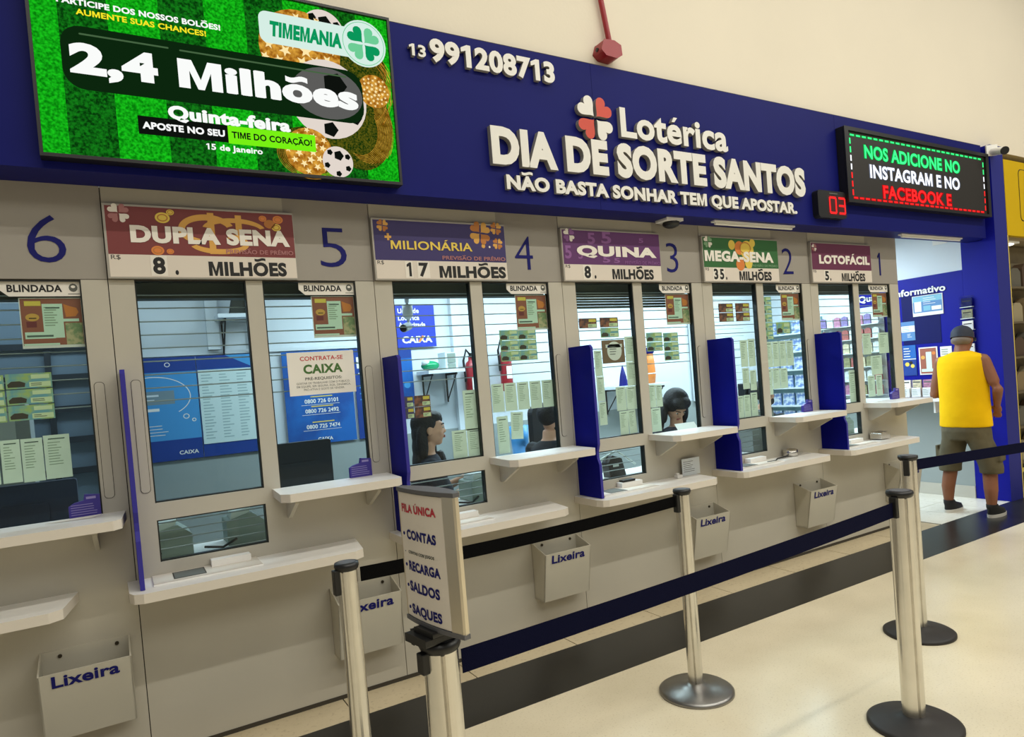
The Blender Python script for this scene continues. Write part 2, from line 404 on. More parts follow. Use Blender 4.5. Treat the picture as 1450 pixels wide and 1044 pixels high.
# ================================================================== THE SETTING
f = FB(); f.box(-6, -12, -0.1, 14, -0.67, 0, terrazzo); struct(f.build('floor'))
f = FB(); f.box(-6, -0.67, -0.1, 14, -0.238, 0, granite); struct(f.build('trim_1', label='black granite strip in the cream floor'))
f = FB()
for i in range(-9, 5):
    x0 = 3.43 + 0.645 * i; f.box(x0 + 0.003, -0.238, -0.1, min(x0 + 0.642, 6.03 if i < 4 else 6.03), 0, 0, tile_c) if x0 < 6.0 else None
f.box(-3, -0.237, -0.1, 6.03, 0, -0.004, seam_m); struct(f.build('trim_2', label='cream border tiles along the counter foot'))
f = FB()
for i in range(3):
    for j in range(6):
        x0 = 6.03 + 0.42 * i; y0 = -0.238 + 0.45 * j
        f.box(x0 + 0.002, y0 + 0.002, -0.1, min(x0 + 0.418, 7.26), min(y0 + 0.448, 2.4), 0, tile_w)
f.box(6.03, -0.238, -0.1, 7.26, 2.4, -0.003, seam_m); struct(f.build('floor', label='white tiled floor of the recess'))
f = FB(); f.box(-3, 0.055, -0.1, 6.03, 2.4, 0, office_g); struct(f.build('floor', label='grey floor behind the counter'))
f = FB(); f.box(-6, -0.16, 3.39, 14, 2.5, 6.2, cream); struct(f.build('wall_upper'))

# counter facade: one panel per booth with a tall window pair and a pass-through slot
for k in range(-2, 5):
    x = P * k; f = FB(); e = 0.0018; T = 0.032
    right = x + P - e + (0.03 if k == 4 else 0)
    def b(x0, x1, z0, z1, m=lam): f.box(x0, 0, z0, x1, T, z1, m)
    b(x + e, right, 0.0, 0.855)
    b(x + e, x + 0.10, 0.855, 2.115); b(x + 0.565, x + 0.64, 0.855, 2.115); b(x + 1.10, right, 0.855, 2.115)
    b(x + 0.64, x + 1.10, 0.855, 1.08); b(x + 0.10, x + 0.565, 1.043, 1.12)
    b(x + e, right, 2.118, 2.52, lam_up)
    f.rect(x + 0.004, 2.45, x + 0.765, 2.519, lam_light, -0.0006)
    f.box(x - 0.004, 0.02, 0, x + 0.004, T, 2.52, seam_m)
    f.box(x + e, 0.004, 2.114, right, T, 2.119, seam_m)
    struct(f.build('wall_front'))
f = FB(); f.box(-2.4, -0.003, 0, 6.03, 0.0, 0.02, seam_m); struct(f.build('baseboard_front', label='grimy dark line at the foot of the counter'))
for k in range(-1, 5):
    x = P * k
    for s in (-1, 1):
        f = FB(); c = x + s * 0.069
        pts = rrect(c - 0.02, 1.17, c + 0.02, 1.675, 0.016)
        pin = rrect(c - 0.018, 1.172, c + 0.018, 1.673, 0.015)
        f.poly(pts, seam_m, -0.001); f.poly(pin, lam, -0.004, 0.003, seam_m)
        struct(f.build('trim_3', label='rounded cover plate on the window post'))

# blue fascia, pillar, recess walls
f = FB()
for x0, x1 in ((-3.0, -1.2), (-1.198, 2.587), (2.589, 4.947), (4.949, 7.19)): f.box(x0, -0.2, 2.52, x1, 0.0, 3.39, blue_fascia)
f.box(-3, -0.199, 3.388, 7.19, 0, 3.394, seam_m); struct(f.build('trim_4', label='blue fascia over the counter'))
f = FB(); f.box(7.25, -0.25, 0, 7.49, 0.055, 3.395, board_blue, front=blue_return)
f.box(7.19, -0.14, 2.52, 7.26, 0.0, 3.39, board_navy); struct(f.build('wall_pillar', bevel=0.003))
f = FB(); f.box(7.256, 0.0, 0, 7.45, 2.5, 3.39, office_w); struct(f.build('wall_right'))
f = FB(); f.box(7.25, 0.0551, 1.02, 7.256, 1.18, 2.268, board_blue); struct(f.build('trim_5', label='blue board on the recess wall'))
f = FB(); f.box(7.25, 0.0551, 0.12, 7.256, 2.4, 1.02, office_g); struct(f.build('trim_6', label='grey dado of the recess wall'))
f = FB(); f.box(7.238, 0.0551, 0, 7.256, 2.4, 0.12, lam); struct(f.build('baseboard_right'))
f = FB(); f.box(-3, 2.4, 0, 7.3, 2.5, 3.39, office_w); struct(f.build('wall_back'))
f = FB(); f.box(-3.1, 0.055, 0, -3, 2.5, 3.39, office_w); struct(f.build('wall_left'))
f = FB(); f.box(-3, 0.0, 2.75, 7.25, 2.4, 2.85, office_c); struct(f.build('ceiling', label='ceiling of the service room'))
f = FB(); f.box(-3, 2.385, 0, 7.24, 2.4, 1.13, office_g); f.box(-3, 2.38, 1.935, 2.2, 2.4, 1.965, office_w); struct(f.build('trim_7', label='grey dado and white rail on the back wall'))
for xa, xb, z0 in ((0.64, 0.73, 1.97), (2.76, 2.86, 0), (3.06, 3.1, 0)):
    f = FB(); f.box(xa, 2.34, z0, xb, 2.4, 2.75, office_w); struct(f.build('trim_8', label='slim pilaster on the back wall'))

# windows
for k in range(-2, 5):
    x = P * k; f = FB()
    def ringbox(x0, x1, z0, z1):
        t = 0.006
        f.box(x0, 0.006, z0, x0 + t, 0.04, z1, dark_frame); f.box(x1 - t, 0.006, z0, x1, 0.04, z1, dark_frame)
        f.box(x0 + t, 0.012, z0, x1 - t, 0.04, z0 + t, dark_frame); f.box(x0 + t, 0.006, z1 - t, x1 - t, 0.04, z1, dark_frame)
    ringbox(x + 0.1, x + 0.565, 1.12, 2.115); ringbox(x + 0.64, x + 1.1, 1.08, 2.115); ringbox(x + 0.1, x + 0.565, 0.855, 1.043)
    o = struct(f.build('window_%d' % (k + 3)))
    for (x0, x1, z0, z1) in ((0.106, 0.559, 1.126, 2.109), (0.646, 1.094, 1.086, 2.109), (0.106, 0.559, 0.861, 1.037)):
        g = FB(); g.box(x + x0, 0.022, z0, x + x1, 0.030, z1, glass); g.build('pane', o)
    g = FB()
    for i in range(9): g.tube([(x + 0.07, 0.10, 1.575 + 0.061 * i), (x + 1.13, 0.10, 1.575 + 0.061 * i)], 0.0034, rod_m, 6)
    for i in range(4): g.tube([(x + 0.07, 0.10, 0.893 + 0.04 * i), (x + 0.6, 0.10, 0.893 + 0.04 * i)], 0.0032, rod_m, 6)
    g.build('security_bars', o)
    g = FB(); zb = 2.05
    g.box(x + 0.06, 0.12, zb, x + 1.14, 0.2, 2.2, blind_m)
    if k == 2:
        for i in range(6):
            z = 1.965 + i * 0.018; g.box(x + 0.06, 0.115, z, x + 1.14, 0.128, z + 0.014, blind_m)
            if i > 2: g.box(x + 0.06, 0.112, z + 0.010, x + 1.14, 0.116, z + 0.014, office_w)
    g.build('blind_box', o)

# ================================================================== HEADER: screen, letters, displays
# --- large lit screen
tv = thing('led_screen', 'large lit advertising screen with green turf and footballs on the blue fascia', 'screen', (-0.186, -0.2, 2.55))
TW, TH = 1.486, 0.822
f = FB(); f.box(0, -0.045, 0, TW, 0, TH, black_pl); f.box(0, -0.062, 0, 0.012, -0.045, TH, black_pl); f.box(TW - 0.012, -0.062, 0, TW, -0.045, TH, black_pl)
f.box(0.012, -0.062, 0, TW - 0.012, -0.045, 0.014, black_pl); f.box(0.012, -0.062, TH - 0.012, TW - 0.012, -0.045, TH, black_pl); f.build('bezel', tv)
turf_a = glow('screen_turf_light', (24, 190, 26), 1.1, (6, 120, 10), 90); turf_b = glow('screen_turf_dark', (20, 124, 24), 1.0, (6, 56, 10), 95)
sw = glow('screen_white', (250, 252, 250), 1.0); sy = glow('screen_yellow', (250, 232, 40), 1.0); sk = glow('screen_black', (14, 18, 14), 1.0)
spill = glow('screen_band', (12, 38, 14), 1.0); spill2 = glow('screen_band_edge', (70, 100, 66), 1.0); slime = glow('screen_lime', (120, 240, 20), 1.0); sgold = glow('screen_gold', (216, 160, 60), 1.1, (140, 80, 12), 40)
sgold2 = glow('screen_gold_light', (255, 232, 170), 1.0); sgr = glow('screen_emerald', (10, 150, 90), 1.0); sgr2 = glow('screen_mint', (110, 205, 150), 1.0)
snest = glow('screen_nest', (96, 92, 20), 1.0, (10, 48, 8), 120); sball = glow('screen_ball', (226, 214, 204), 1.0); sgb = glow('screen_ball_shade', (92, 92, 90), 1.0); sbade = glow('screen_badge', (214, 238, 228), 1.0)
f = FB(); Y = -0.047
def SX(x): return x + 0.186
def SZ(z): return z - 2.55
stripes = [-0.175, -0.085, 0.085, 0.273, 0.451, 0.62, 0.79, 0.96, 1.13, 1.29]
for i in range(len(stripes) - 1): f.rect(SX(stripes[i]), 0.014, SX(stripes[i + 1]), TH - 0.012, turf_a if i % 2 == 0 else turf_b, Y)
def soccer(cx, cz, r, y, c=sball, d=sk):
    f.disc(SX(cx), SZ(cz), r, c, y, n=32)
    f.disc(SX(cx) + r * 0.08, SZ(cz) + r * 0.42, r * 0.34, d, y - 0.0005, n=5)
    for a in (200, 270, 330, 30, 130):
        f.disc(SX(cx) + r * 0.76 * math.cos(math.radians(a)), SZ(cz) + r * 0.76 * math.sin(math.radians(a)), r * 0.2, d, y - 0.0005, n=5)
def star(cx, cz, r, m, y, rot=0):
    f.poly([(cx + (r if i % 2 == 0 else r * 0.42) * math.cos(math.radians(90 + rot + 36 * i)), cz + (r if i % 2 == 0 else r * 0.42) * math.sin(math.radians(90 + rot + 36 * i))) for i in range(10)], m, y)
def starball(cx, cz, r, y, n=22, sr=0.16):
    f.disc(SX(cx), SZ(cz), r, sgold, y, n=32)
    for i in range(n):
        a = i * 2.4; q = r * 0.93 * math.sqrt((i + 0.5) / n)
        star(SX(cx) + q * math.cos(a), SZ(cz) + q * math.sin(a), r * sr * (1.05 - 0.4 * q / r), sgold2, y - 0.0004, rot=i * 25)
for cx, cz, rx, rz in ((0.86, 2.68, 0.15, 0.11), (1.11, 2.83, 0.165, 0.22), (1.02, 3.1, 0.25, 0.17)):
    f.disc(SX(cx), SZ(cz), rx, snest, Y - 0.0004, rz, 28)
for i in range(16): f.ring(SX(1.12 + 0.01 * math.sin(i * 2.1)), SZ(3.0 + 0.02 * math.cos(i * 1.7)), 0.15 + 0.004 * i, 0.19 + 0.012 * math.sin(i), 0.0018, sgold, Y - 0.00062, 300 + i * 9, 400 + i * 11)
for i in range(14): f.ring(SX(1.10), SZ(2.81), 0.10 + 0.006 * i, 0.13 + 0.007 * i, 0.0022, sgold, Y - 0.0006, 250 + i * 6, 390 + i * 4)
soccer(0.97, 3.25, 0.10, Y - 0.0008); starball(0.855, 3.14, 0.185, Y - 0.0012, 26, 0.17)
soccer(0.965, 2.93, 0.185, Y - 0.003); starball(1.195, 3.0, 0.08, Y - 0.004, 40, 0.13); starball(0.855, 2.672, 0.11, Y - 0.004, 20, 0.2); soccer(0.985, 2.637, 0.073, Y - 0.006)
for i in range(5): f.ring(SX(0.86), SZ(2.66), 0.12 + 0.008 * i, 0.09 + 0.006 * i, 0.002, sgold, Y - 0.0045, 150, 300 + 5 * i)
f.poly(rrect(SX(-0.085), SZ(2.828), SX(1.135), SZ(3.08), 0.075), spill, Y - 0.0075)
f.disc(SX(0.965), SZ(2.955), 0.166, sgb, Y - 0.008, 0.12, 32); f.disc(SX(1.0), SZ(3.0), 0.06, sk, Y - 0.0083, n=5)
f.poly(rrect(SX(-0.02), SZ(3.045), SX(0.3), SZ(3.052), 0.0034, 2), spill2, Y - 0.0085); f.poly(rrect(SX(0.34), SZ(3.043), SX(1.06), SZ(3.05), 0.0034, 2), spill2, Y - 0.0085)
Y2 = Y - 0.009
f.text('PARTICIPE DOS NOSSOS BOLÕES!', SX(-0.085), SX(0.512), SZ(3.161), 0.0245, sw, Y2, 0.04)
f.text('AUMENTE SUAS CHANCES!', SX(-0.023), SX(0.452), SZ(3.124), 0.0235, sy, Y2, 0.03)
f.text('2,4 Milhões', SX(-0.06), SX(1.108), SZ(2.89), 0.122, sw, Y2, 0.055)
f.text('Quinta-feira', SX(0.275), SX(0.776), SZ(2.75), 0.058, sw, Y2, 0.055)
f.rect(SX(0.16), SZ(2.675), SX(0.505), SZ(2.75), sk, Y - 0.0082); f.text('APOSTE NO SEU', SX(0.175), SX(0.492), SZ(2.698), 0.029, sw, Y2, 0.045)
f.rect(SX(0.505), SZ(2.672), SX(0.885), SZ(2.75), slime, Y - 0.0082); f.text('TIME DO CORAÇÃO!', SX(0.52), SX(0.868), SZ(2.697), 0.029, sk, Y2, 0.03)
f.text('15 de Janeiro', SX(0.412), SX(0.644), SZ(2.637), 0.026, sw, Y2, 0.03)
f.poly(rrect(SX(0.676), SZ(3.145), SX(1.12), SZ(3.288), 0.035), sbade, Y2); f.disc(SX(1.16), SZ(3.222), 0.112, sbade, Y2, n=36)
f.ring(SX(1.16), SZ(3.222), 0.104, 0.104, 0.003, sgr2, Y2 - 0.0005)
f.text('TIMEMANIA', SX(0.718), SX(1.05), SZ(3.178), 0.07, sgr, Y2 - 0.0008, 0.06, shear=0.1)
clover(f, SX(1.16), SZ(3.222), 0.082, [sgr2, sgr, sgr2, sgr], Y2 - 0.0008)
f.build('display', tv)

# --- raised letters and emblem
lettering('phone_lettering', 'small raised white digits 13 before the phone number', '13', 1.412, 1.503, 3.228, 0.06, letter_w, letter_side, -0.225, 0.025, 0.03)
lettering('phone_lettering', 'raised white phone number digits at top left of blue fascia', '991208713', 1.527, 2.305, 3.218, 0.118, letter_w, letter_side, -0.225, 0.025, 0.045)
lettering('sign_lettering', 'raised white word Lotérica beside the clover emblem', 'Lotérica', 2.765, 3.700, 2.966, 0.18, letter_w, letter_side, -0.23, 0.03, 0.032)
lettering('sign_lettering', 'large raised white shop name in capitals on the blue fascia', 'DIA DE SORTE SANTOS', 1.843, 4.495, 2.716, 0.207, letter_w, letter_side, -0.235, 0.035, 0.058)
lettering('sign_lettering', 'small raised white slogan line under the shop name', 'NÃO BASTA SONHAR TEM QUE APOSTAR.', 1.926, 4.395, 2.588, 0.08, letter_w, letter_side, -0.225, 0.025, 0.05)
em = thing('clover_emblem', 'four-leaf emblem of white and orange-red hearts above the shop name', 'emblem', (2.572, -0.2, 3.053))
for i, (dx, dz, a) in enumerate(((0.008, 0.008, 45), (-0.008, 0.008, 135), (-0.008, -0.008, 225), (0.008, -0.008, 315))):
    f = FB(); f.poly(heart(dx, dz, a, 0.122, 0.135, 40), (red_emb, letter_w)[i % 2], -0.032, 0.03, letter_side); f.build('leaf', em)

# --- LED message board
lg = glow('led_green', (60, 255, 130), 1.6); lg2 = glow('led_green_halo', (0, 170, 70), 0.9); lw = glow('led_white', (245, 248, 255), 1.5); lw2 = glow('led_white_halo', (130, 140, 160), 0.7); lr = glow('led_red', (255, 40, 40), 1.5); lr2 = glow('led_red_halo', (190, 0, 10), 0.9)
lb = mat('led_board_face', (34, 30, 26), 0.5)
ms = thing('message_board', 'long black LED message board with green, white and red words', 'LED sign', (4.955, -0.2, 2.70), group=None)
MW, MH = 2.205, 0.585
f = FB(); f.box(0, -0.06, 0, MW, 0, MH, black_pl); f.box(0, -0.075, 0, 0.05, -0.06, MH, black_pl); f.box(MW - 0.05, -0.075, 0, MW, -0.06, MH, black_pl); f.box(0.05, -0.075, 0, MW - 0.05, -0.06, 0.022, black_pl); f.box(0.05, -0.075, MH - 0.03, MW - 0.05, -0.06, MH, black_pl); f.build('case', ms, bevel=0.004)
f = FB(); f.rect(0.05, 0.022, MW - 0.05, MH - 0.03, lb, -0.0605)
n = 26
for i in range(n):
    x0 = 0.09 + (MW - 0.18) * i / n
    for z, c, h in ((MH - 0.06, lg, lg2), (0.038, lr, lr2)):
        f.rect(x0 - 0.005, z - 0.006, x0 + 0.06, z + 0.014, h, -0.0612); f.rect(x0, z - 0.002, x0 + 0.05, z + 0.010, c, -0.0618)
for i in range(7):
    z0 = 0.06 + (MH - 0.12) * i / 7; c = lr if i < 2.5 else (lw if i < 4.5 else lg)
    for x0 in (0.075, MW - 0.09): f.rect(x0, z0, x0 + 0.016, z0 + 0.045, c, -0.0618)
for t, x0, x1, z, c, h in (('NOS ADICIONE NO', 5.222, 6.658, 3.064, lg, lg2), ('INSTAGRAM E NO', 5.281, 6.640, 2.915, lw, lw2), ('FACEBOOK E', 5.445, 6.482, 2.762, lr, lr2)):
    f.text(t, x0 - 4.955 - 0.012, x1 - 4.955 + 0.012, z - 2.70 - 0.004, 0.113, h, -0.0612, 0.08); f.text(t, x0 - 4.955, x1 - 4.955, z - 2.70, 0.105, c, -0.0618, 0.025)
f.build('led_panel', ms)

# --- queue number display
qd = thing('queue_display', 'small black box showing red number 03 on the fascia', 'number display', (4.61, -0.2, 2.572))
f = FB(); f.poly(rrect(0, 0, 0.345, 0.205, 0.03), black_pl, -0.05, 0.05); f.build('case', qd, bevel=0.004)
f = FB()
def seg(x, z, d, wd=0.075, h=0.115, t=0.016):
    S = {'0': 'abcdef', '3': 'abgcd'}[d]; g = h / 2
    for c, (a, b_) in dict(a=((0, h), (wd, h)), b=((wd, g), (wd, h)), c=((wd, 0), (wd, g)), d=((0, 0), (wd, 0)), e=((0, 0), (0, g)), f=((0, g), (0, h)), g=((0, g), (wd, g))).items():
        if c in S: f.line((x + a[0], z + a[1]), (x + b_[0], z + b_[1]), t, lr, -0.0515)
seg(0.14, 0.04, '0'); seg(0.25, 0.04, '3'); f.rect(0.12, 0.022, 0.345 - 0.005, 0.172, mat('display_dark_red', (70, 4, 6), 0.4), -0.0505); f.rect(0.14, 0.182, 0.24, 0.19, ink_grey, -0.051)
f.build('digits', qd)

# --- cameras, tubes, fire alarm
def bullet_cam(name, label, loc, rz, tilt=-15):
    c = thing(name, label, 'security camera', loc, rz)
    f = FB(); f.box(-0.05, -0.02, -0.05, 0.05, 0.0, 0.05, white); f.tube([(0, 0, 0), (0, -0.09, -0.03)], 0.013, white); f.build('bracket', c, bevel=0.003)
    f = FB(); t = math.radians(tilt); d = Vector((0, -math.cos(t), math.sin(t))); a = Vector((0, -0.08, -0.03))
    f.tube([a - d * 0.05, a + d * 0.12], 0.034, white, 16); hs_ = f.build('housing', c)
    f = FB(); f.tube([a + d * 0.115, a + d * 0.128], 0.036, black_pl, 16); f.build('lens', hs_)
    return c
bullet_cam('security_camera', 'white bullet camera with black lens on top corner of the blue pillar', (7.27, -0.25, 3.335), math.radians(-35))
dc = thing('dome_camera', 'small black dome camera on a white plate under the fascia above number 3', 'security camera', (3.24, -0.1, 2.52))
f = FB(); f.box(-0.075, -0.05, -0.02, 0.075, 0.06, 0, white); f.build('base_plate', dc, bevel=0.005)
f = FB(); f.ell((0.01, 0, -0.03), (0.06, 0.055, 0.03), black_pl); f.build('dome', dc)
for x0, x1, lb_ in ((3.6, 4.45, 'slim white tube lamp under the fascia near windows 2 and 3'), (5.86, 6.85, 'slim white tube lamp under the fascia over the recess')):
    t = thing('tube_lamp', lb_, 'tube lamp', ((x0 + x1) / 2, -0.14, 2.52)); h = (x1 - x0) / 2
    f = FB(); f.box(-h, -0.018, -0.012, h, 0.018, 0, white); f.build('batten', t)
    f = FB(); f.tube([(-h + 0.02, 0, -0.02), (h - 0.02, 0, -0.02)], 0.009, letter_w); f.build('tube', t)
al = thing('fire_alarm_box', 'red fire alarm box with red conduit on the cream wall', 'alarm box', (2.73, -0.16, 3.485))
f = FB(); f.poly([(-0.085, -0.02), (-0.06, 0.045), (0.02, 0.05), (0.07, 0.03), (0.075, -0.03), (0.03, -0.055), (-0.05, -0.05)], red_paint, -0.09, 0.09, red_paint); f.build('box', al, bevel=0.012)
f = FB(); f.tube([(0.035, -0.03, 0.04), (-0.03, -0.03, 0.42), (-0.18, -0.03, 1.3)], 0.017, red_paint, 12); f.build('conduit', al)
f = FB(); f.tube([(-0.06, -0.045, -0.005), (-0.087, -0.045, -0.005)], 0.012, black_pl); f.build('port', al)

# ================================================================== BOOTH FITTINGS
# numbers on the upper panels
for k in range(-1, 5):
    n = str(5 - k); wd = {'1': 0.04, '4': 0.125, '3': 0.105, '2': 0.125}.get(n, 0.135); x0 = P * k + {'6': 0.925, '5': 0.932, '4': 0.878, '3': 0.882, '2': 0.882, '1': 0.94}[n]
    f = FB(); f.text(n, 0, wd, 0, 0.195, ink_blue, -0.0025, -0.012, 0.002, ink_blue)
    tag(f.build('window_number', loc=(x0, 0, 2.189)), 'blue vinyl numeral on grey panel at upper right of window %d' % (5 - k), 'number')

# jackpot signs above windows 5..1
maroon = mat('sign_maroon', (124, 52, 52), 0.5); navy_s = mat('sign_navy', (56, 46, 104), 0.5); purple_s = mat('sign_purple', (96, 46, 104), 0.5); purple_l = mat('sign_light_purple', (140, 88, 150), 0.5); green_s = mat('sign_green', (46, 104, 52), 0.5); plum_s = mat('sign_plum', (104, 44, 76), 0.5)
gold_p = mat('gold_print', (224, 168, 78), 0.5); gold_d = mat('gold_dark_print', (190, 120, 50), 0.5); yel_p = mat('yellow_print', (234, 204, 84), 0.5); org_p = mat('orange_print', (222, 130, 58), 0.5); wh_p = mat('white_print', (240, 234, 224), 0.5); pink_p = mat('rose_print', (176, 116, 116), 0.5); sign_fr = mat('sign_frame_grey', (172, 166, 156), 0.4, 0.3); strip_w = mat('sign_strip_white', (226, 216, 204), 0.5)
def jackpot(k, base, name, label, draw, digits, amt):
    t = thing('jackpot_sign', label, 'sign', (P * k + 0.003, 0, 2.118), group=None)
    W, H = 0.803, 0.325
    f = FB(); f.box(0, -0.024, 0, W, 0, H, sign_fr); f.build('frame', t, bevel=0.003)
    f = FB(); f.rect(0.009, 0.105, W - 0.003, H - 0.009, base, -0.0246); draw(f); f.build('picture_panel', t)
    f = FB(); f.rect(0.009, 0.007, W - 0.003, 0.105, strip_w, -0.0246); f.text('R$', 0.017, 0.053, 0.083, 0.019, ink_black, -0.0252, 0.0)
    f.text('MILHÕES', amt[0], amt[1], 0.014, 0.066, ink_black, -0.0252, 0.05)
    f.text('.', amt[2], amt[2] + 0.014, 0.018, 0.1, ink_black, -0.0252, 0.02) if amt[2] else None
    vs_ = f.build('value_strip', t)
    for d, x0, wd in digits:
        g = FB(); g.rect(x0 - 0.008, 0.012, x0 + wd + 0.008, 0.102, wh_p, -0.0258); g.text(d, x0, x0 + wd, 0.02, 0.075, ink_black, -0.0264, 0.04); g.build('digit_card', vs_)
YL = -0.0255; YT = -0.0275
def emblem(f, ca, cb): clover(f, 0.06, 0.285, 0.042, [ca, cb, ca, cb], YL, 45)
def d_dupla(f):
    emblem(f, pink_p, wh_p)
    f.ring(0.41, 0.225, 0.12, 0.072, 0.028, gold_p, YL, 20, 250); f.ring(0.46, 0.165, 0.13, 0.05, 0.024, gold_p, YL - 0.0003, 200, 430); f.ring(0.53, 0.23, 0.14, 0.055, 0.022, gold_p, YL - 0.0004, 15, 170)
    for x in (0.415, 0.535): f.rect(x, 0.115, x + 0.028, 0.305, gold_p, YL - 0.0006) if x < 0.5 else f.rect(x, 0.2, x + 0.028, 0.3, gold_p, YL - 0.0006)
    for x, z, r, c in ((0.23, 0.272, 0.03, yel_p), (0.263, 0.298, 0.016, yel_p), (0.2, 0.125, 0.026, org_p), (0.25, 0.122, 0.015, org_p), (0.66, 0.29, 0.018, org_p), (0.73, 0.288, 0.024, org_p), (0.69, 0.265, 0.026, gold_d), (0.72, 0.25, 0.022, yel_p)):
        f.disc(x, z, r, c, YL - 0.0008, r * 0.8); f.ring(x, z, r * 0.72, r * 0.56, r * 0.16, gold_d, YL - 0.001)
    f.text('DUPLA SENA', 0.098, 0.778, 0.158, 0.076, wh_p, YT, 0.056); f.text('PREVISÃO DE PRÊMIO', 0.484, 0.79, 0.118, 0.02, pink_p, YT, 0.02)
def d_mili(f):
    for x, z, r in ((0.06, 0.287, 0.032), (0.64, 0.27, 0.066), (0.745, 0.3, 0.036), (0.75, 0.213, 0.032)): clover(f, x, z, r, [gold_p, gold_d, gold_p, gold_d], YL, 40)
    f.disc(0.655, 0.197, 0.012, gold_p, YL); f.disc(0.695, 0.193, 0.006, wh_p, YL)
    f.rect(0.068, 0.222, 0.105, 0.234, gold_p, YL); f.rect(0.081, 0.21, 0.093, 0.247, gold_p, YL - 0.0002)
    f.text('MILIONÁRIA', 0.098, 0.582, 0.164, 0.046, yel_p, YT, 0.02); f.text('PREVISÃO DE PRÊMIO', 0.392, 0.802 - 0.01, 0.114, 0.021, pink_p, YT, 0.02)
def d_quina(f):
    emblem(f, purple_l, wh_p)
    for x0, z, h, wd in ((0.02, 0.14, 0.08, 0.05), (0.12, 0.14, 0.05, 0.035), (0.2, 0.235, 0.07, 0.06), (0.31, 0.24, 0.075, 0.08), (0.31, 0.12, 0.04, 0.06), (0.4, 0.12, 0.03, 0.05), (0.62, 0.255, 0.03, 0.04)):
        f.text('5', x0, x0 + wd, z, h, purple_l, YL, 0.03)
    f.text('QUINA', 0.11, 0.765, 0.158, 0.066, wh_p, YT, 0.056); f.text('PREVISÃO DE PRÊMIO', 0.49, 0.792, 0.113, 0.02, purple_l, YT, 0.01)
def d_mega(f):
    emblem(f, mat('pale_green_print', (130, 170, 130), 0.5), wh_p)
    for x, z, r, c in ((0.38, 0.25, 0.05, org_p), (0.3, 0.27, 0.035, yel_p), (0.46, 0.235, 0.07, yel_p), (0.52, 0.29, 0.03, yel_p), (0.38, 0.13, 0.045, org_p), (0.47, 0.14, 0.04, yel_p)): f.disc(x, z, r, c, YL - x * 0.001)
    f.ring(0.44, 0.25, 0.06, 0.045, 0.008, gold_d, YL - 0.0012)
    f.text('MEGA-SENA', 0.017, 0.745, 0.148, 0.076, wh_p, YT, 0.056); f.text('PREVISÃO DE PRÊMIO', 0.5, 0.785, 0.116, 0.016, mat('pale_green_print', (130, 170, 130), 0.5), YT, 0.01)
def d_loto(f):
    clover(f, 0.045, 0.28, 0.03, [pink_p, wh_p, pink_p, wh_p], YL, 45)
    f.text('LOTOFÁCIL', 0.095, 0.775, 0.153, 0.07, wh_p, YT, 0.055)
jackpot(0, maroon, 'dupla', 'maroon jackpot board DUPLA SENA with gold coins above window 5', d_dupla, [('8', 0.175, 0.05)], (0.403, 0.752, 0.263))
jackpot(1, navy_s, 'mili', 'navy jackpot board MILIONÁRIA with gold clovers above window 4', d_mili, [('1', 0.178, 0.026), ('7', 0.247, 0.056)], (0.368, 0.79, 0))
jackpot(2, purple_s, 'quina', 'purple jackpot board QUINA with faded numerals above window 3', d_quina, [('8', 0.157, 0.05)], (0.379, 0.73, 0.235))
jackpot(3, green_s, 'mega', 'green jackpot board MEGA-SENA with yellow shapes above window 2', d_mega, [('3', 0.098, 0.042), ('5', 0.158, 0.042)], (0.36, 0.713, 0.218))
jackpot(4, plum_s, 'loto', 'plum jackpot board LOTOFÁCIL above window 1', d_loto, [('5', 0.16, 0.05)], (0.38, 0.703, 0.225))

# repeated fittings: build once, copy per booth
def make_upper():
    t = thing('upper_shelf', '', 'shelf', (0, 0, 0), group='upper counter shelves'); f = FB()
    pts = [(0.60, 0.0), (0.60, -0.05), (0.59, -0.24), (0.625, -0.28), (1.14, -0.28), (1.168, -0.25), (1.185, 0.0)]
    n = len(pts); a = [(p[0], p[1], 1.108) for p in pts]; b_ = [(p[0], p[1], 1.070) for p in pts]
    f.add(a, [tuple(range(n))], white); f.add(b_, [tuple(reversed(range(n)))], shelf_edge); f.add(a + b_, [(i, i + n, (i + 1) % n + n, (i + 1) % n) for i in range(n)], shelf_edge)
    f.build('shelf_top', t, bevel=0.003)
    for x in (0.66, 1.06):
        g = FB(); pr = [(0, 1.07), (-0.2, 1.07), (-0.2, 1.05), (-0.03, 0.96), (0, 0.96)]
        a = [(x, p[0], p[1]) for p in pr]; b_ = [(x + 0.018, p[0], p[1]) for p in pr]; n = len(pr)
        g.add(a, [tuple(range(n))], lam); g.add(b_, [tuple(reversed(range(n)))], lam); g.add(a + b_, [(i, i + n, (i + 1) % n + n, (i + 1) % n) for i in range(n)], lam); br_ = g.build('bracket', t)
        g = FB(); g.ell((x + 0.025, -0.05, 1.045), (0.008, 0.008, 0.008), screw_m, 8); g.build('screw', br_)
    return t
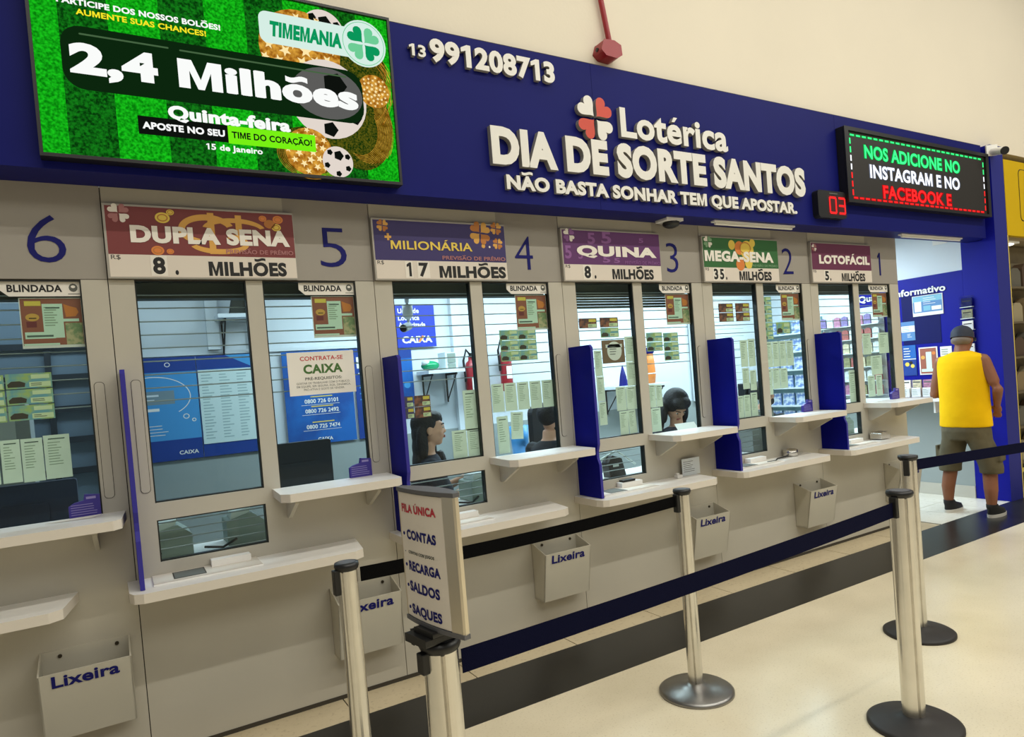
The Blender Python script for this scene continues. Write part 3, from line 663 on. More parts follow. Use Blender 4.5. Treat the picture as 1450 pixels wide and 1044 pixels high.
def make_lower():
    t = thing('lower_shelf', '', 'shelf', (0, 0, 0), group='lower counter shelves'); f = FB()
    pts = [(-0.035, -0.0), (-0.03, -0.22), (-0.015, -0.262), (0.02, -0.28), (0.90, -0.28), (0.945, -0.25), (0.985, 0.0)]
    n = len(pts); a = [(p[0], p[1], 0.795) for p in pts]; b_ = [(p[0], p[1], 0.755) for p in pts]
    f.add(a, [tuple(range(n))], white); f.add(b_, [tuple(reversed(range(n)))], shelf_edge); f.add(a + b_, [(i, i + n, (i + 1) % n + n, (i + 1) % n) for i in range(n)], shelf_edge)
    f.build('shelf_top', t, bevel=0.003)
    g = FB(); g.box(0.06, -0.19, 0.7955, 0.50, -0.004, 0.802, shelf_edge, white); tp_ = g.build('tray_plate', t, bevel=0.002)
    g = FB(); g.box(0.14, -0.15, 0.802, 0.27, -0.02, 0.803, seam_m); g.box(0.145, -0.145, 0.8028, 0.265, -0.025, 0.8035, ink_grey); g.build('coin_tray', tp_)
    g = FB(); g.box(0.3, -0.06, 0.8022, 0.47, -0.004, 0.832, white); g.build('slide_box', tp_, bevel=0.003)
    for x in (0.1, 0.8):
        g = FB(); g.box(x, -0.16, 0.735, x + 0.03, 0, 0.755, lam); g.build('bracket', t)
    return t
def make_bin():
    t = thing('waste_bin', '', 'waste bin', (0, 0, 0), group='wall mounted waste bins'); W = 0.325; x0 = 0
    f = FB(); th = 0.006
    f.box(0, -th, 0.235, W, 0, 0.57, lixo)
    def plate(vs, m=lixo):
        c = sum((Vector(v) for v in vs), Vector()) / 4; n = (Vector(vs[1]) - Vector(vs[0])).cross(Vector(vs[2]) - Vector(vs[0])).normalized() * th
        b_ = [tuple(Vector(v) + n) for v in vs]; f.add(vs, [(0, 1, 2, 3)], m); f.add(b_, [(3, 2, 1, 0)], m); f.add(list(vs) + b_, [(i, i + 4, (i + 1) % 4 + 4, (i + 1) % 4) for i in range(4)], m)
    plate([(0, -0.15, 0.52), (W, -0.15, 0.52), (W, -0.10, 0.235), (0, -0.10, 0.235)])
    plate([(0, 0, 0.57), (0, -0.15, 0.52), (0, -0.10, 0.235), (0, 0, 0.235)])
    plate([(W, 0, 0.235), (W, -0.10, 0.235), (W, -0.15, 0.52), (W, 0, 0.57)])
    plate([(0, -0.10, 0.238), (W, -0.10, 0.238), (W, 0, 0.238), (0, 0, 0.238)])
    bb_ = f.build('bin_body', t)
    g = FB(); v, q = text_mesh('Lixeira', 0.03); kx = 0.235 / max(p[0] for p in v); h = 0.05
    sl = 0.05 / 0.285
    g.add([(0.045 + p[0] * kx, -0.1525 + (0.52 - (0.46 + p[1] * h)) * sl, 0.46 + p[1] * h) for p in v], q, ink_blue); g.build('lettering', bb_)
    for x in (0.07, W - 0.05):
        g = FB(); g.tube([(x, -0.006, 0.545), (x, -0.011, 0.545)], 0.008, screw_m); g.build('screw', bb_)
    return t
def make_part():
    t = thing('booth_divider', '', 'divider', (0, 0, 0), group='blue dividers between windows')
    f = FB(); prof = [(0, 0.797), (0, 1.712), (-0.205, 1.712), (-0.222, 1.695), (-0.222, 1.12), (-0.205, 1.075), (-0.205, 1.04), (-0.222, 1.0), (-0.222, 0.797)]
    x0, x1 = 0.010, 0.028; a = [(x1, p[0], p[1]) for p in prof]; b_ = [(x0, p[0], p[1]) for p in prof]; n = len(prof)
    f.add(a, [tuple(reversed(range(n)))], blue_part); f.add(b_, [tuple(range(n))], blue_part); f.add(a + b_, [(i, (i + 1) % n, (i + 1) % n + n, i + n) for i in range(n)], blue_edge); f.build('panel', t)
    return t
def make_blind():
    t = thing('armoured_sticker', '', 'sticker', (0, 0, 0), group='BLINDADA stickers')
    f = FB(); f.poly([(0.815, 2.112), (1.098, 2.112), (1.098, 2.048), (0.845, 2.048), (0.815, 2.075)], paper, 0.0195, 0.002); st_ = f.build('strip', t)
    f = FB(); f.text('BLINDADA', 0.84, 1.03, 2.066, 0.03, ink_black, 0.0188, 0.035); f.build('lettering', st_); f = FB(); f.disc(1.07, 2.084, 0.016, ink_grey, 0.0188, 0.018, 12); f.disc(1.07, 2.088, 0.008, paper, 0.0186, 0.006, 12); f.rect(1.05, 2.056, 1.092, 2.059, ink_grey, 0.0188); f.build('emblem', st_)
    return t
pm = mat('jackpot_poster_maroon', (160, 92, 70), 0.5); pgreen = mat('jackpot_poster_pale', (214, 236, 214), 0.6); pphoto = mat('jackpot_poster_photo', (200, 184, 140), 0.6, second=(130, 150, 104), nscale=40)
def make_jposter():
    f = FB(); y = 0.0325
    f.rect(0, 0, 0.222, 0.212, paper, y + 0.0004); f.rect(0.004, 0.012, 0.218, 0.208, pm, y)
    Yp = y - 0.0006
    f.rect(0.018, 0.178, 0.075, 0.198, yel_p, Yp); f.disc(0.042, 0.13, 0.024, gold_p, Yp, 0.016); f.rect(0.03, 0.124, 0.056, 0.128, ink_black, Yp - 0.0003); f.rect(0.02, 0.088, 0.055, 0.112, maroon, Yp)
    f.rect(0.078, 0.042, 0.15, 0.186, pgreen, Yp); scribble(f, 0.084, 0.09, 0.146, 0.176, 8, slip_line, Yp - 0.0004); f.rect(0.09, 0.166, 0.14, 0.172, slip_dark, Yp - 0.0005)
    f.poly([(0.154, 0.185), (0.175, 0.176), (0.2, 0.168), (0.207, 0.15), (0.195, 0.132), (0.16, 0.13)], org_p, Yp); f.rect(0.135, 0.11, 0.206, 0.122, pgreen, Yp - 0.0006)
    f.rect(0.155, 0.012, 0.216, 0.104, pphoto, Yp); f.rect(0.012, 0.04, 0.118, 0.068, pgreen, Yp - 0.0006); f.rect(0.018, 0.047, 0.11, 0.055, slip_dark, Yp - 0.0009); f.rect(0.006, 0.012, 0.13, 0.02, pgreen, Yp - 0.0006)
    return tag(f.build('jackpot_poster'), '', 'poster', 'maroon jackpot posters')
def fit_per_booth(make, ks, lab, dx=0.0, dz=0.0):
    first = None
    for k in ks:
        loc = (P * k + dx, 0, dz)
        if first is None: first = make(); first.location = loc; o = first; o['label'] = lab(k)
        else: o = dup(first, loc, label=lab(k))
def side_of(k): return 'window %d' % (5 - k)
fit_per_booth(make_upper, range(-1, 5), lambda k: 'white upper shelf on brackets below the right pane of %s' % side_of(k))
fit_per_booth(make_lower, range(-1, 5), lambda k: 'white lower shelf with coin tray in front of %s' % side_of(k) if k >= 0 else 'white lower shelf end at left edge, in front of window 6')
fit_per_booth(make_bin, range(-1, 5), lambda k: 'beige metal bin lettered Lixeira hung on the wall under %s' % side_of(k), 0.83)
fit_per_booth(make_part, range(0, 5), lambda k: 'blue acrylic divider at the left side of %s' % side_of(k))
fit_per_booth(make_blind, range(-1, 5), lambda k: 'white BLINDADA strip at top right of %s' % side_of(k))
fit_per_booth(make_jposter, range(-1, 5), lambda k: 'maroon jackpot poster with pale text column at top right of %s' % side_of(k), 0.874, 1.832)

# ================================================================== PAPERS ON THE GLASS
def slip(x, z, wd, h, label, group, tilt=0.0):
    f = FB(); y = 0
    f.box(0, y, 0, wd, y + 0.0015, h, paper_g); q = -0.0006
    f.rect(wd * 0.18, h * 0.9, wd * 0.82, h * 0.925, slip_dark, q); scribble(f, wd * 0.15, h * 0.3, wd * 0.9, h * 0.86, 9, slip_line, q, 0.3)
    o = f.build('betting_slip', loc=(x * 0.9946, 0.0335, z)); o.rotation_euler = (0, tilt, 0)
    return tag(o, label, 'betting slip', group)
def slips(k, pane, items):
    for (x, z, wd, h, lab, *t) in items:
        slip(x, z, wd, h, 'green slip %s window %d' % (lab, 5 - k), 'betting slips taped inside the windows', t[0] if t else 0)
slips(-1, 'R', [(-0.50, 1.283, 0.055, 0.175, 'cut by left edge of'), (-0.437, 1.283, 0.065, 0.177, 'second from the right, low in'), (-0.29, 1.281, 0.092, 0.184, 'rightmost of the low row in')])
slips(-1, 'R', [(-0.368, 1.279, 0.074, 0.18, 'between two others low in')])
slips(1, 'L', [(1.688, 1.275, 0.085, 0.228, 'tall one at right edge of left pane, in'), (1.60, 1.112, 0.09, 0.17, 'low left of a pair in left pane of'), (1.695, 1.112, 0.098, 0.17, 'low right of a pair in left pane of')])
for i, w_ in enumerate(('first from left', 'second from left', 'middle', 'fourth from left', 'last')):
    slip(1.876 + 0.088 * i, 1.36, 0.08, 0.165, 'green slip, %s of the row in right pane of window 4' % w_, 'betting slips taped inside the windows')
slips(1, 'R', [(1.895, 1.115, 0.075, 0.218, 'lowest left, right pane of'), (1.985, 1.192, 0.083, 0.16, 'tilted one below the row, right pane of', 0.06)])
slips(2, 'L', [(2.645, 1.52, 0.06, 0.165, 'top, left column, in'), (2.648, 1.36, 0.06, 0.158, 'middle, left column, in'), (2.652, 1.205, 0.06, 0.15, 'bottom, left column, in'),
    (2.905, 1.6, 0.1, 0.165, 'top of the right column in left pane of'), (2.905, 1.44, 0.1, 0.158, 'second of the right column in left pane of'), (2.80, 1.285, 0.08, 0.155, 'lower left of four in left pane of'), (2.885, 1.285, 0.085, 0.152, 'lower right of four in left pane of'), (2.815, 1.125, 0.07, 0.155, 'lowest left in left pane of'), (2.893, 1.125, 0.065, 0.155, 'lowest right, tilted, in left pane of', -0.05)])
slips(2, 'R', [(3.083, 1.28, 0.058, 0.155, 'upper left, beside the bowed woman in'), (3.145, 1.28, 0.055, 0.15, 'upper right, beside the bowed woman in'), (3.088, 1.115, 0.085, 0.16, 'lowest, beside the bowed woman in')])
slips(3, 'L', [(4.005, 1.5, 0.078, 0.2, 'top left of the left pane in'), (4.09, 1.5, 0.075, 0.205, 'top right of the left pane in'), (4.01, 1.335, 0.072, 0.155, 'mid left of the left pane in'), (4.09, 1.32, 0.068, 0.15, 'mid right of the left pane in'), (3.935, 1.118, 0.065, 0.17, 'low left of the left pane in'), (4.005, 1.118, 0.07, 0.172, 'low middle of the left pane in'), (4.083, 1.118, 0.07, 0.185, 'low right of the left pane in')])
slips(3, 'R', [(4.285, 1.48, 0.075, 0.195, 'first of four high in right pane of'), (4.365, 1.48, 0.075, 0.195, 'second of four high in right pane of'), (4.445, 1.48, 0.078, 0.195, 'third of four high in right pane of'), (4.528, 1.48, 0.08, 0.195, 'fourth of four high in right pane of'), (4.265, 1.27, 0.075, 0.2, 'lower left in right pane of'), (4.345, 1.31, 0.085, 0.16, 'lower middle in right pane of'), (4.435, 1.31, 0.085, 0.155, 'lower right in right pane of')])
slips(4, 'L', [(5.305, 1.12, 0.1, 0.275, 'tall one in left pane of')])
slips(4, 'R', [(5.53, 1.515, 0.12, 0.18, 'upper left in right pane of'), (5.765, 1.515, 0.15, 0.18, 'upper right in right pane of'), (5.635, 1.335, 0.16, 0.165, 'middle in right pane of'), (5.57, 1.15, 0.1, 0.18, 'low left in right pane of'), (5.69, 1.15, 0.09, 0.18, 'low right in right pane of')])
lot_sky = mat('lottery_ticket_sky', (120, 172, 184), 0.6, second=(176, 196, 120), nscale=18); lot_car = mat('lottery_ticket_dark', (74, 62, 50), 0.6); lot_pale = mat('lottery_ticket_pale', (222, 232, 186), 0.6); lot_red = mat('lottery_ticket_red', (160, 98, 72), 0.6, second=(90, 60, 60), nscale=30); lot_pur = mat('lottery_ticket_purple', (84, 72, 108), 0.6)
def ticket(x, z, wd, h, kind, label):
    f = FB(); f.box(0, 0, 0, wd, 0.0014, h, {'g': lot_sky, 'r': lot_red, 'p': lot_pur}[kind]); q = -0.0006
    if kind == 'g':
        f.poly([(wd * 0.04, h * 0.1), (wd * 0.4, h * 0.1), (wd * 0.42, h * 0.36), (wd * 0.3, h * 0.5), (wd * 0.12, h * 0.5), (wd * 0.03, h * 0.3)], lot_car, q)
    f.rect(wd * 0.5, h * 0.08, wd * 0.97, h * 0.42, lot_pale, q); scribble(f, wd * 0.54, h * 0.14, wd * 0.94, h * 0.36, 2, ink_grey, q - 0.0004, 0.4)
    f.rect(wd * 0.55, h * 0.62, wd * 0.95, h * 0.9, lot_pale if kind == 'g' else yel_p, q)
    return tag(f.build('lottery_ticket', loc=(x * 0.9946, 0.0335, z)), label, 'lottery ticket', 'lottery tickets taped inside the windows')
R3 = ('top', 'middle', 'bottom')
for i in range(3):
    ticket(-0.55, 1.666 - 0.066 * i, 0.145, 0.062, 'g', '%s green lottery ticket of the column cut by the left edge, window 6' % R3[i]); ticket(-0.398, 1.668 - 0.066 * i, 0.158, 0.062, 'g', '%s green lottery ticket of the right column, window 6' % R3[i])
    for j in range(2): ticket(1.96 + 0.128 * j, 1.777 - 0.062 * i, 0.126, 0.06, 'g', '%s green lottery ticket of the %s column, window 4' % (R3[i], ('left', 'right')[j]))
    ticket(3.25, 1.717 - 0.064 * i, 0.135, 0.061, 'g', '%s green lottery ticket of the right column, window 3' % R3[i])
for i in range(2):
    ticket(3.097, 1.723 - 0.064 * i, 0.14, 0.061, 'g', '%s green lottery ticket of the left pair, right pane of window 3' % ('upper', 'lower')[i])
    ticket(1.31, 1.437 - 0.062 * i, 0.075, 0.06, 'p', '%s purple lottery ticket beside the blue divider, window 4' % ('upper', 'lower')[i]); ticket(1.39, 1.437 - 0.062 * i, 0.095, 0.06, 'r', '%s red and gold lottery ticket in left pane of window 4' % ('upper', 'lower')[i])
    ticket(2.712, 1.832 - 0.066 * i, 0.148, 0.063, 'r' if i == 0 else 'g', '%s lottery ticket of the pair above the framed notice, window 3' % ('upper dark red', 'lower green')[i])
    ticket(3.808, 1.908 - 0.068 * i, 0.15, 0.065, 'r', '%s dark red lottery ticket of the left pair, left pane of window 2' % ('upper', 'lower')[i]); ticket(3.985, 1.908 - 0.068 * i, 0.15, 0.065, 'r', '%s dark red lottery ticket of the right pair, left pane of window 2' % ('upper', 'lower')[i])
ticket(2.545, 1.83, 0.14, 0.063, 'r', 'dark red lottery ticket at far left of the left pane, window 3')
for i, w_ in enumerate(('top', 'second', 'third', 'fourth', 'bottom')): ticket(4.262, 1.955 - 0.066 * i, 0.125, 0.063, 'g', '%s green lottery ticket of five stacked at left, right pane of window 2' % w_)
ticket(4.43, 1.73, 0.16, 0.09, 'g', 'wide green lottery ticket under the jackpot poster of window 2')
# hiring notice, framed notice
f = FB(); f.box(0, 0, 0, 0.335, 0.0015, 0.215, paper)
green_ink = mat('green_ink', (70, 112, 52), 0.6); red_ink = mat('red_ink', (196, 60, 64), 0.6)
f.text('CONTRATA-SE', 0.062, 0.278, 0.172, 0.021, red_ink, -0.0006, 0.02); f.text('CAIXA', 0.075, 0.272, 0.106, 0.046, green_ink, -0.0006, 0.04)
f.text('PRÉ-REQUISITOS:', 0.08, 0.265, 0.074, 0.014, ink_grey, -0.0006, 0.02)
for i, (t, a, b_) in enumerate((('GOSTAR DE TRABALHAR COM O PÚBLICO,', 0.036, 0.305), ('EM EQUIPE, SER SEGURA, ÁGIL, DINÂMICA,', 0.036, 0.308), ('PRÓ-ATIVA E GOSTE DE VENDER.', 0.07, 0.275))): f.text(t, a, b_, 0.054 - 0.016 * i, 0.010, ink_grey, -0.0006, 0.0)
tag(f.build('hiring_notice', loc=(0.728, 0.0195, 1.547)), 'white paper notice CONTRATA-SE CAIXA taped on right pane of window 5', 'notice')
f = FB(); f.box(0, 0, 0, 0.185, 0.003, 0.15, mat('brown_frame_print', (134, 104, 80), 0.6)); f.box(0.008, -0.0004, 0.008, 0.177, 0, 0.142, mat('brown_frame_print', (134, 104, 80), 0.6)); f.disc(0.1, 0.078, 0.06, paper, -0.001, 0.062, 28); f.rect(0.03, 0.1, 0.165, 0.122, paper, -0.001)
scribble(f, 0.06, 0.05, 0.15, 0.115, 4, ink_grey, -0.0016, 0.3); f.disc(0.05, 0.11, 0.006, ink_blue, -0.0016)
tag(f.build('round_notice', loc=(2.698, 0.0335, 1.598)), 'brown notice with a round white centre in left pane of window 3', 'notice')
# purple card holders on the upper shelf behind the glass
def make_cards():
    f = FB(); f.poly([(0, 0), (0.115, 0), (0.115, 0.088), (0.06, 0.095), (0.055, 0.07), (0.02, 0.062), (0, 0.05)], purple_card, -0.022, 0.02)
    scribble(f, 0.008, 0.008, 0.108, 0.058, 5, purple_line, -0.0228, 0.28, 0.95, 0.2); f.rect(0.065, 0.074, 0.1, 0.084, purple_line, -0.0228)
    return tag(f.build('card_holder'), '', 'card holder', 'purple card holders on upper shelves')
c0 = None
for k in (-1, 0, 3, 4):
    lab = 'purple printed card holder on the upper shelf at right of window %d' % (5 - k); loc = (P * k + 0.98, -0.003, 1.1085)
    if c0 is None: c0 = make_cards(); c0.location = loc; c0['label'] = lab
    else: dup(c0, loc, label=lab)
# small things on the lower shelves
cu = thing('coin_cup', 'round grey metal cup with a cord on the lower shelf of window 2', 'cup', (4.36, -0.045, 0.796))
f = FB(); f.lathe([(0.001, 0.002), (0.055, 0.0), (0.055, 0.05), (0.05, 0.05), (0.048, 0.008), (0.001, 0.006)], steel, n=28); f.build('cup_body', cu)
f = FB(); f.tube([(-0.055, -0.02, 0.012), (-0.12, -0.05, 0.012), (-0.2, -0.04, 0.008), (-0.28, -0.09, 0.006), (-0.36, -0.08, 0.006)], 0.005, black_pl, 8); f.build('cord', cu)
bx = thing('counter_terminal', 'small silver device on the lower shelf of window 1', 'device', (5.43, -0.07, 0.803))
f = FB(); f.poly([(0, 0), (0.13, 0), (0.13, 0.03), (0.03, 0.06), (0, 0.05)], steel, -0.05, 0.1); f.build('case', bx, bevel=0.004); f = FB(); f.box(0.03, -0.045, 0.0555, 0.1, 0.03, 0.058, grey_cap); f.build('key_pad', bx)
nt_ = thing('note_card', 'small grey printed card standing on the lower shelf of window 3', 'card', (3.25, -0.035, 0.796))
f = FB(); f.box(0.0, 0, 0, 0.165, 0.003, 0.115, office_w); scribble(f, 0.012, 0.02, 0.15, 0.1, 6, ink_grey, -0.0006, 0.25); f.build('card', nt_)
f = FB(); f.box(-0.075, -0.03, 0, -0.03, 0.005, 0.02, white); f.box(-0.07, -0.02, 0.02, -0.05, 0, 0.032, white); f.build('clip_block', nt_, bevel=0.004)
f = FB(); f.box(0, -0.02, 0, 0.10, 0.02, 0.012, black_pl); tag(f.build('pen_tray', loc=(2.72, -0.03, 0.833)), 'small black pen tray on the lower shelf of window 3', 'tray')
f = FB(); f.add([(0, -0.02, 0.001), (0.16, -0.03, 0.001), (0.2, 0.0, 0.006), (0.05, 0.0, 0.004), (0, -0.02, 0.002), (0.16, -0.03, 0.002), (0.2, 0.0, 0.007), (0.05, 0.0, 0.005)], [(3, 2, 1, 0), (4, 5, 6, 7), (0, 1, 5, 4), (1, 2, 6, 5), (2, 3, 7, 6), (3, 0, 4, 7)], paper)
tag(f.build('loose_paper', loc=(-0.30, -0.06, 1.109)), 'loose white paper on the upper shelf of window 6', 'paper')

# ================================================================== SERVICE ROOM
f = FB(); f.box(-2.4, 0.21, 0.80, 6.0, 0.44, 0.83, white); f.box(-2.4, 0.075, 0.80, 6.0, 0.21, 0.83, white)
for x in (-2.3, -1.2, 0.02, 1.2, 2.4, 3.6, 4.8, 5.95): f.box(x, 0.08, 0, x + 0.03, 0.42, 0.80, office_g)
tag(f.build('service_desk'), 'long white worktop behind the counter windows', 'desk')
def monitor(label, loc, wd, hh, m, rz=0.0, name='monitor'):
    t = thing(name, label, 'monitor', loc, rz)
    f = FB(); f.poly(rrect(-wd / 2, 0.11, wd / 2, 0.11 + hh, 0.012), m, -0.02, 0.05, m); f.build('housing', t, bevel=0.004)
    f = FB(); f.box(-wd * 0.3, -0.035, 0.11 + hh * 0.2, wd * 0.3, -0.02, 0.11 + hh * 0.7, m); f.build('rear_cover', t, bevel=0.008)
    f = FB(); f.box(-0.03, -0.02, 0.012, 0.03, 0.02, 0.16, black_pl); f.build('stem', t); f = FB(); f.poly(rrect(-0.12, -0.08, 0.12, 0.09, 0.03), black_pl, 0); o = f.build('foot', t)
    o.data.transform(Matrix.Rotation(-PI / 2, 4, 'X')); o.location.z = 0.013
    return t
monitor('dark navy monitor back behind window 6', (-0.48, 0.33, 0.83), 0.56, 0.31, mon_navy)
monitor('black monitor back behind right pane of window 5', (0.80, 0.33, 0.83), 0.37, 0.36, mon_black)
monitor('black tilted monitor seen through left pane of window 2', (4.33, 0.28, 1.13), 0.25, 0.13, mon_black, 0.3)
f = FB(); f.box(4.2, 0.16, 0.83, 4.46, 0.40, 1.14, mat('till_grey', (120, 126, 124), 0.6)); tag(f.build('cash_till', bevel=0.01), 'grey till under the tilted monitor behind window 2', 'till')
# printers seen through the slots
pr_g = mat('printer_grey', (134, 148, 138), 0.5); pr_w = mat('printer_pale', (196, 206, 202), 0.5)
def printer(label, loc, s=1.0):
    t = thing('receipt_printer', label, 'printer', loc, 0.0, 'printers behind the slots')
    f = FB(); f.poly([(-0.09, 0), (0.09, 0), (0.09, 0.10), (0.03, 0.15), (-0.09, 0.12)], pr_g, -0.08, 0.18); f.build('housing', t, bevel=0.008)
    f = FB(); f.poly([(-0.07, 0.125), (0.02, 0.148), (0.03, 0.175), (-0.06, 0.16)], pr_w, -0.06, 0.13); f.build('paper_cover', t, bevel=0.006)
    f = FB(); f.tube([(-0.05, -0.08, 0.03), (-0.12, -0.13, 0.01), (-0.2, -0.1, 0.02)], 0.006, black_pl, 8); f.build('cable', t)
    return t
p0 = printer('grey printer behind the right end of the slot of window 5', (0.50, 0.3, 0.83))
dup(p0, (1.86, 0.28, 0.83), 0.0, 'grey printer with pale cover behind the slot of window 4'); dup(p0, (0.16, 0.26, 0.83), 0.0, 'grey printer behind the left end of the slot of window 5')
dup(p0, (3.74, 0.3, 0.83), 0.0, 'grey printer behind the slot of window 2'); dup(p0, (5.5, 0.3, 0.83), 0.0, 'grey printer behind the slot of window 1')
t = thing('card_reader', 'black card reader on a stand behind the slot of window 3', 'card reader', (2.86, 0.22, 0.83))
f = FB(); f.poly([(-0.06, 0), (0.08, 0), (0.05, 0.12), (-0.03, 0.15), (-0.07, 0.1)], black_pl, -0.04, 0.07); f.build('body', t, bevel=0.006); f = FB(); f.rect(-0.03, 0.07, 0.02, 0.09, pr_w, -0.0405); f.build('key_label', t)
f = FB(); f.tube([(0.2, 0, 0.06), (0.05, 0.02, 0.17), (-0.12, 0, 0.12)], 0.008, pr_w, 8); f.build('cable', t)

# wall posters (height 0.8) hanging at the back wall; local x right
def poster(name, label, x, z, wd, h, base, draw, cat='poster', y=2.372, loc=None, rz=0.0):
    f = FB(); f.box(0, -0.003, 0, wd, 0, h, base); draw(f, wd, h); return tag(f.build(name, loc=loc or (x, y, z), rz=rz), label, cat)
YP = -0.0036
def p_bubble(f, w_, h):
    f.rect(0, h * 0.86, w_, h, poster_db, YP); f.rect(0, 0, w_, h * 0.2, poster_db, YP)
    f.ring(w_ * 0.3, h * 0.62, w_ * 0.58, h * 0.2, 0.006, paper, YP - 0.0004, -50, 110); f.rect(0, h * 0.55, w_ * 0.62, h * 0.68, mat('poster_greyblue', (120, 140, 150), 0.6), YP); scribble(f, 0.02, h * 0.57, w_ * 0.55, h * 0.66, 2, office_w, YP - 0.0006, 0.4)
    f.ring(w_ * 0.78, h * 0.42, 0.022, 0.02, 0.006, paper, YP - 0.0004); f.ring(w_ * 0.9, h * 0.38, 0.015, 0.014, 0.006, paper, YP - 0.0004)
    f.text('CAIXA', w_ * 0.62, w_ * 0.93, h * 0.05, 0.03, paper, YP - 0.0006, 0.03); scribble(f, 0.03, h * 0.24, w_ * 0.7, h * 0.36, 4, paper, YP - 0.0004, 0.2); scribble(f, 0.02, h * 0.48, w_ * 0.6, h * 0.52, 1, paper, YP - 0.0004, 0.7)
    f.ring(w_ * 0.55, h * 0.93, 0.02, 0.018, 0.006, paper, YP - 0.0004)
poster('wall_poster', 'light blue poster with speech bubble ring behind left pane of window 5', 0.10, 1.135, 0.44, 0.79, poster_b2, p_bubble)
def p_price(f, w_, h):
    f.rect(0, h * 0.87, w_, h, poster_db, YP); f.rect(0, 0, w_, h * 0.12, poster_db, YP); f.poly([(w_ * 0.4, h), (w_ * 0.75, h * 0.88), (w_, h * 0.93), (w_, h)], poster_b2, YP - 0.0003)
    f.text('CAIXA', w_ * 0.78, w_ * 0.98, h * 0.04, 0.026, paper, YP - 0.0006, 0.03)
poster('wall_poster', 'blue poster carrying a white list behind left pane of window 5', 0.545, 1.135, 0.53, 0.79, poster_b, p_price)
f = FB(); f.box(0, -0.002, 0, 0.40, 0, 0.58, mat('list_paper', (206, 224, 222), 0.7))
for j in range(3): scribble(f, 0.02 + 0.13 * j, 0.03, 0.135 + 0.13 * j, 0.55, 22, mat('list_print', (160, 184, 184), 0.7), -0.0026, 0.35)
tag(f.build('price_list', loc=(0.55, 2.366, 1.235)), 'large white printed list pinned over the blue poster, window 5', 'list')
def p_phone(f, w_, h):
    for i, t in enumerate(('0800 726 0101', '0800 726 2492', '0800 725 7474')):
        z = h * (0.44 - 0.105 * i) - (0.05 if i == 2 else 0); f.text(t, w_ * 0.27, w_ * 0.76, z, 0.034, paper, YP - 0.0006, 0.02); f.rect(w_ * 0.22, z - 0.016, w_ * 0.78, z - 0.013, paper, YP - 0.0006); f.rect(w_ * 0.36, z + 0.05, w_ * 0.68, z + 0.058, yel_p, YP - 0.0006)
    f.text('CAIXA', w_ * 0.42, w_ * 0.64, h * 0.03, 0.03, paper, YP - 0.0006, 0.03)
poster('wall_poster', 'blue poster with white telephone numbers behind right pane of window 5', 1.19, 1.135, 0.58, 0.79, poster_b, p_phone)
def p_p(f, w_, h):
    f.text('P', w_ * 0.06, w_ * 0.2, h * 0.78, 0.1, paper, YP - 0.0006, 0.04); scribble(f, w_ * 0.08, h * 0.7, w_ * 0.6, h * 0.74, 1, paper, YP - 0.0006, 0.5); scribble(f, w_ * 0.08, h * 0.4, w_ * 0.6, h * 0.6, 3, poster_b2, YP - 0.0006, 0.2)
poster('wall_poster', 'blue poster with white letter P at right edge of window 5', 1.795, 1.135, 0.42, 0.79, poster_db, p_p)
def p_caixa(f, w_, h):
    for i, t in enumerate(('Unidade', 'Lotérica', 'Autorizada')): f.text(t, w_ * 0.1, w_ * (0.62 if i < 2 else 0.76), h * (0.8 - 0.165 * i), 0.045, wh_p, YP - 0.0006, 0.03)
    f.text('CAIXA', w_ * 0.16, w_ * 0.9, h * 0.1, 0.062, wh_p, YP - 0.0006, 0.045); f.line((w_ * 0.57, h * 0.12), (w_ * 0.68, h * 0.26), 0.02, org_p, YP - 0.0009)
poster('wall_sign', 'royal blue wall sign CAIXA behind left pane of window 4', 2.20, 1.915, 0.40, 0.39, sign_blue, p_caixa, 'sign')
def p_small(f, w_, h): f.rect(0, h * 0.84, w_, h, poster_db, YP); f.disc(w_ * 0.7, h * 0.35, 0.03, poster_b2, YP); scribble(f, 0.02, h * 0.05, w_ * 0.7, h * 0.2, 4, paper, YP - 0.0004, 0.3); f.disc(w_ * 0.3, h * 0.6, 0.04, gold_p, YP)
poster('wall_poster', 'narrow blue poster beneath the CAIXA wall sign', 2.13, 1.40, 0.21, 0.5, poster_b, p_small)
# ceiling cameras hanging near window 4
cc = thing('ceiling_camera', 'white ceiling camera on a drop pole behind window 4', 'security camera', (1.762, 0.95, 2.75))
f = FB(); f.tube([(0, 0, 0), (0, 0, -0.62)], 0.016, office_w); f.build('drop_pole', cc); f = FB(); f.lathe([(0.001, -0.63), (0.036, -0.635), (0.036, -0.70), (0.02, -0.73), (0.001, -0.73)], office_w, n=24); f.build('dome_housing', cc)
f = FB(); f.tube([(0.0, 0, -0.78), (-0.06, -0.05, -0.80)], 0.028, office_w, 14); f.build('bullet_housing', cc); f = FB(); f.tube([(-0.06, -0.05, -0.80), (-0.067, -0.056, -0.802)], 0.024, black_pl, 14); f.build('lens', cc)
f = FB(); f.tube([(0, 0, -0.62), (-0.0, 0, -0.79)], 0.01, office_w); f.build('bracket', cc)
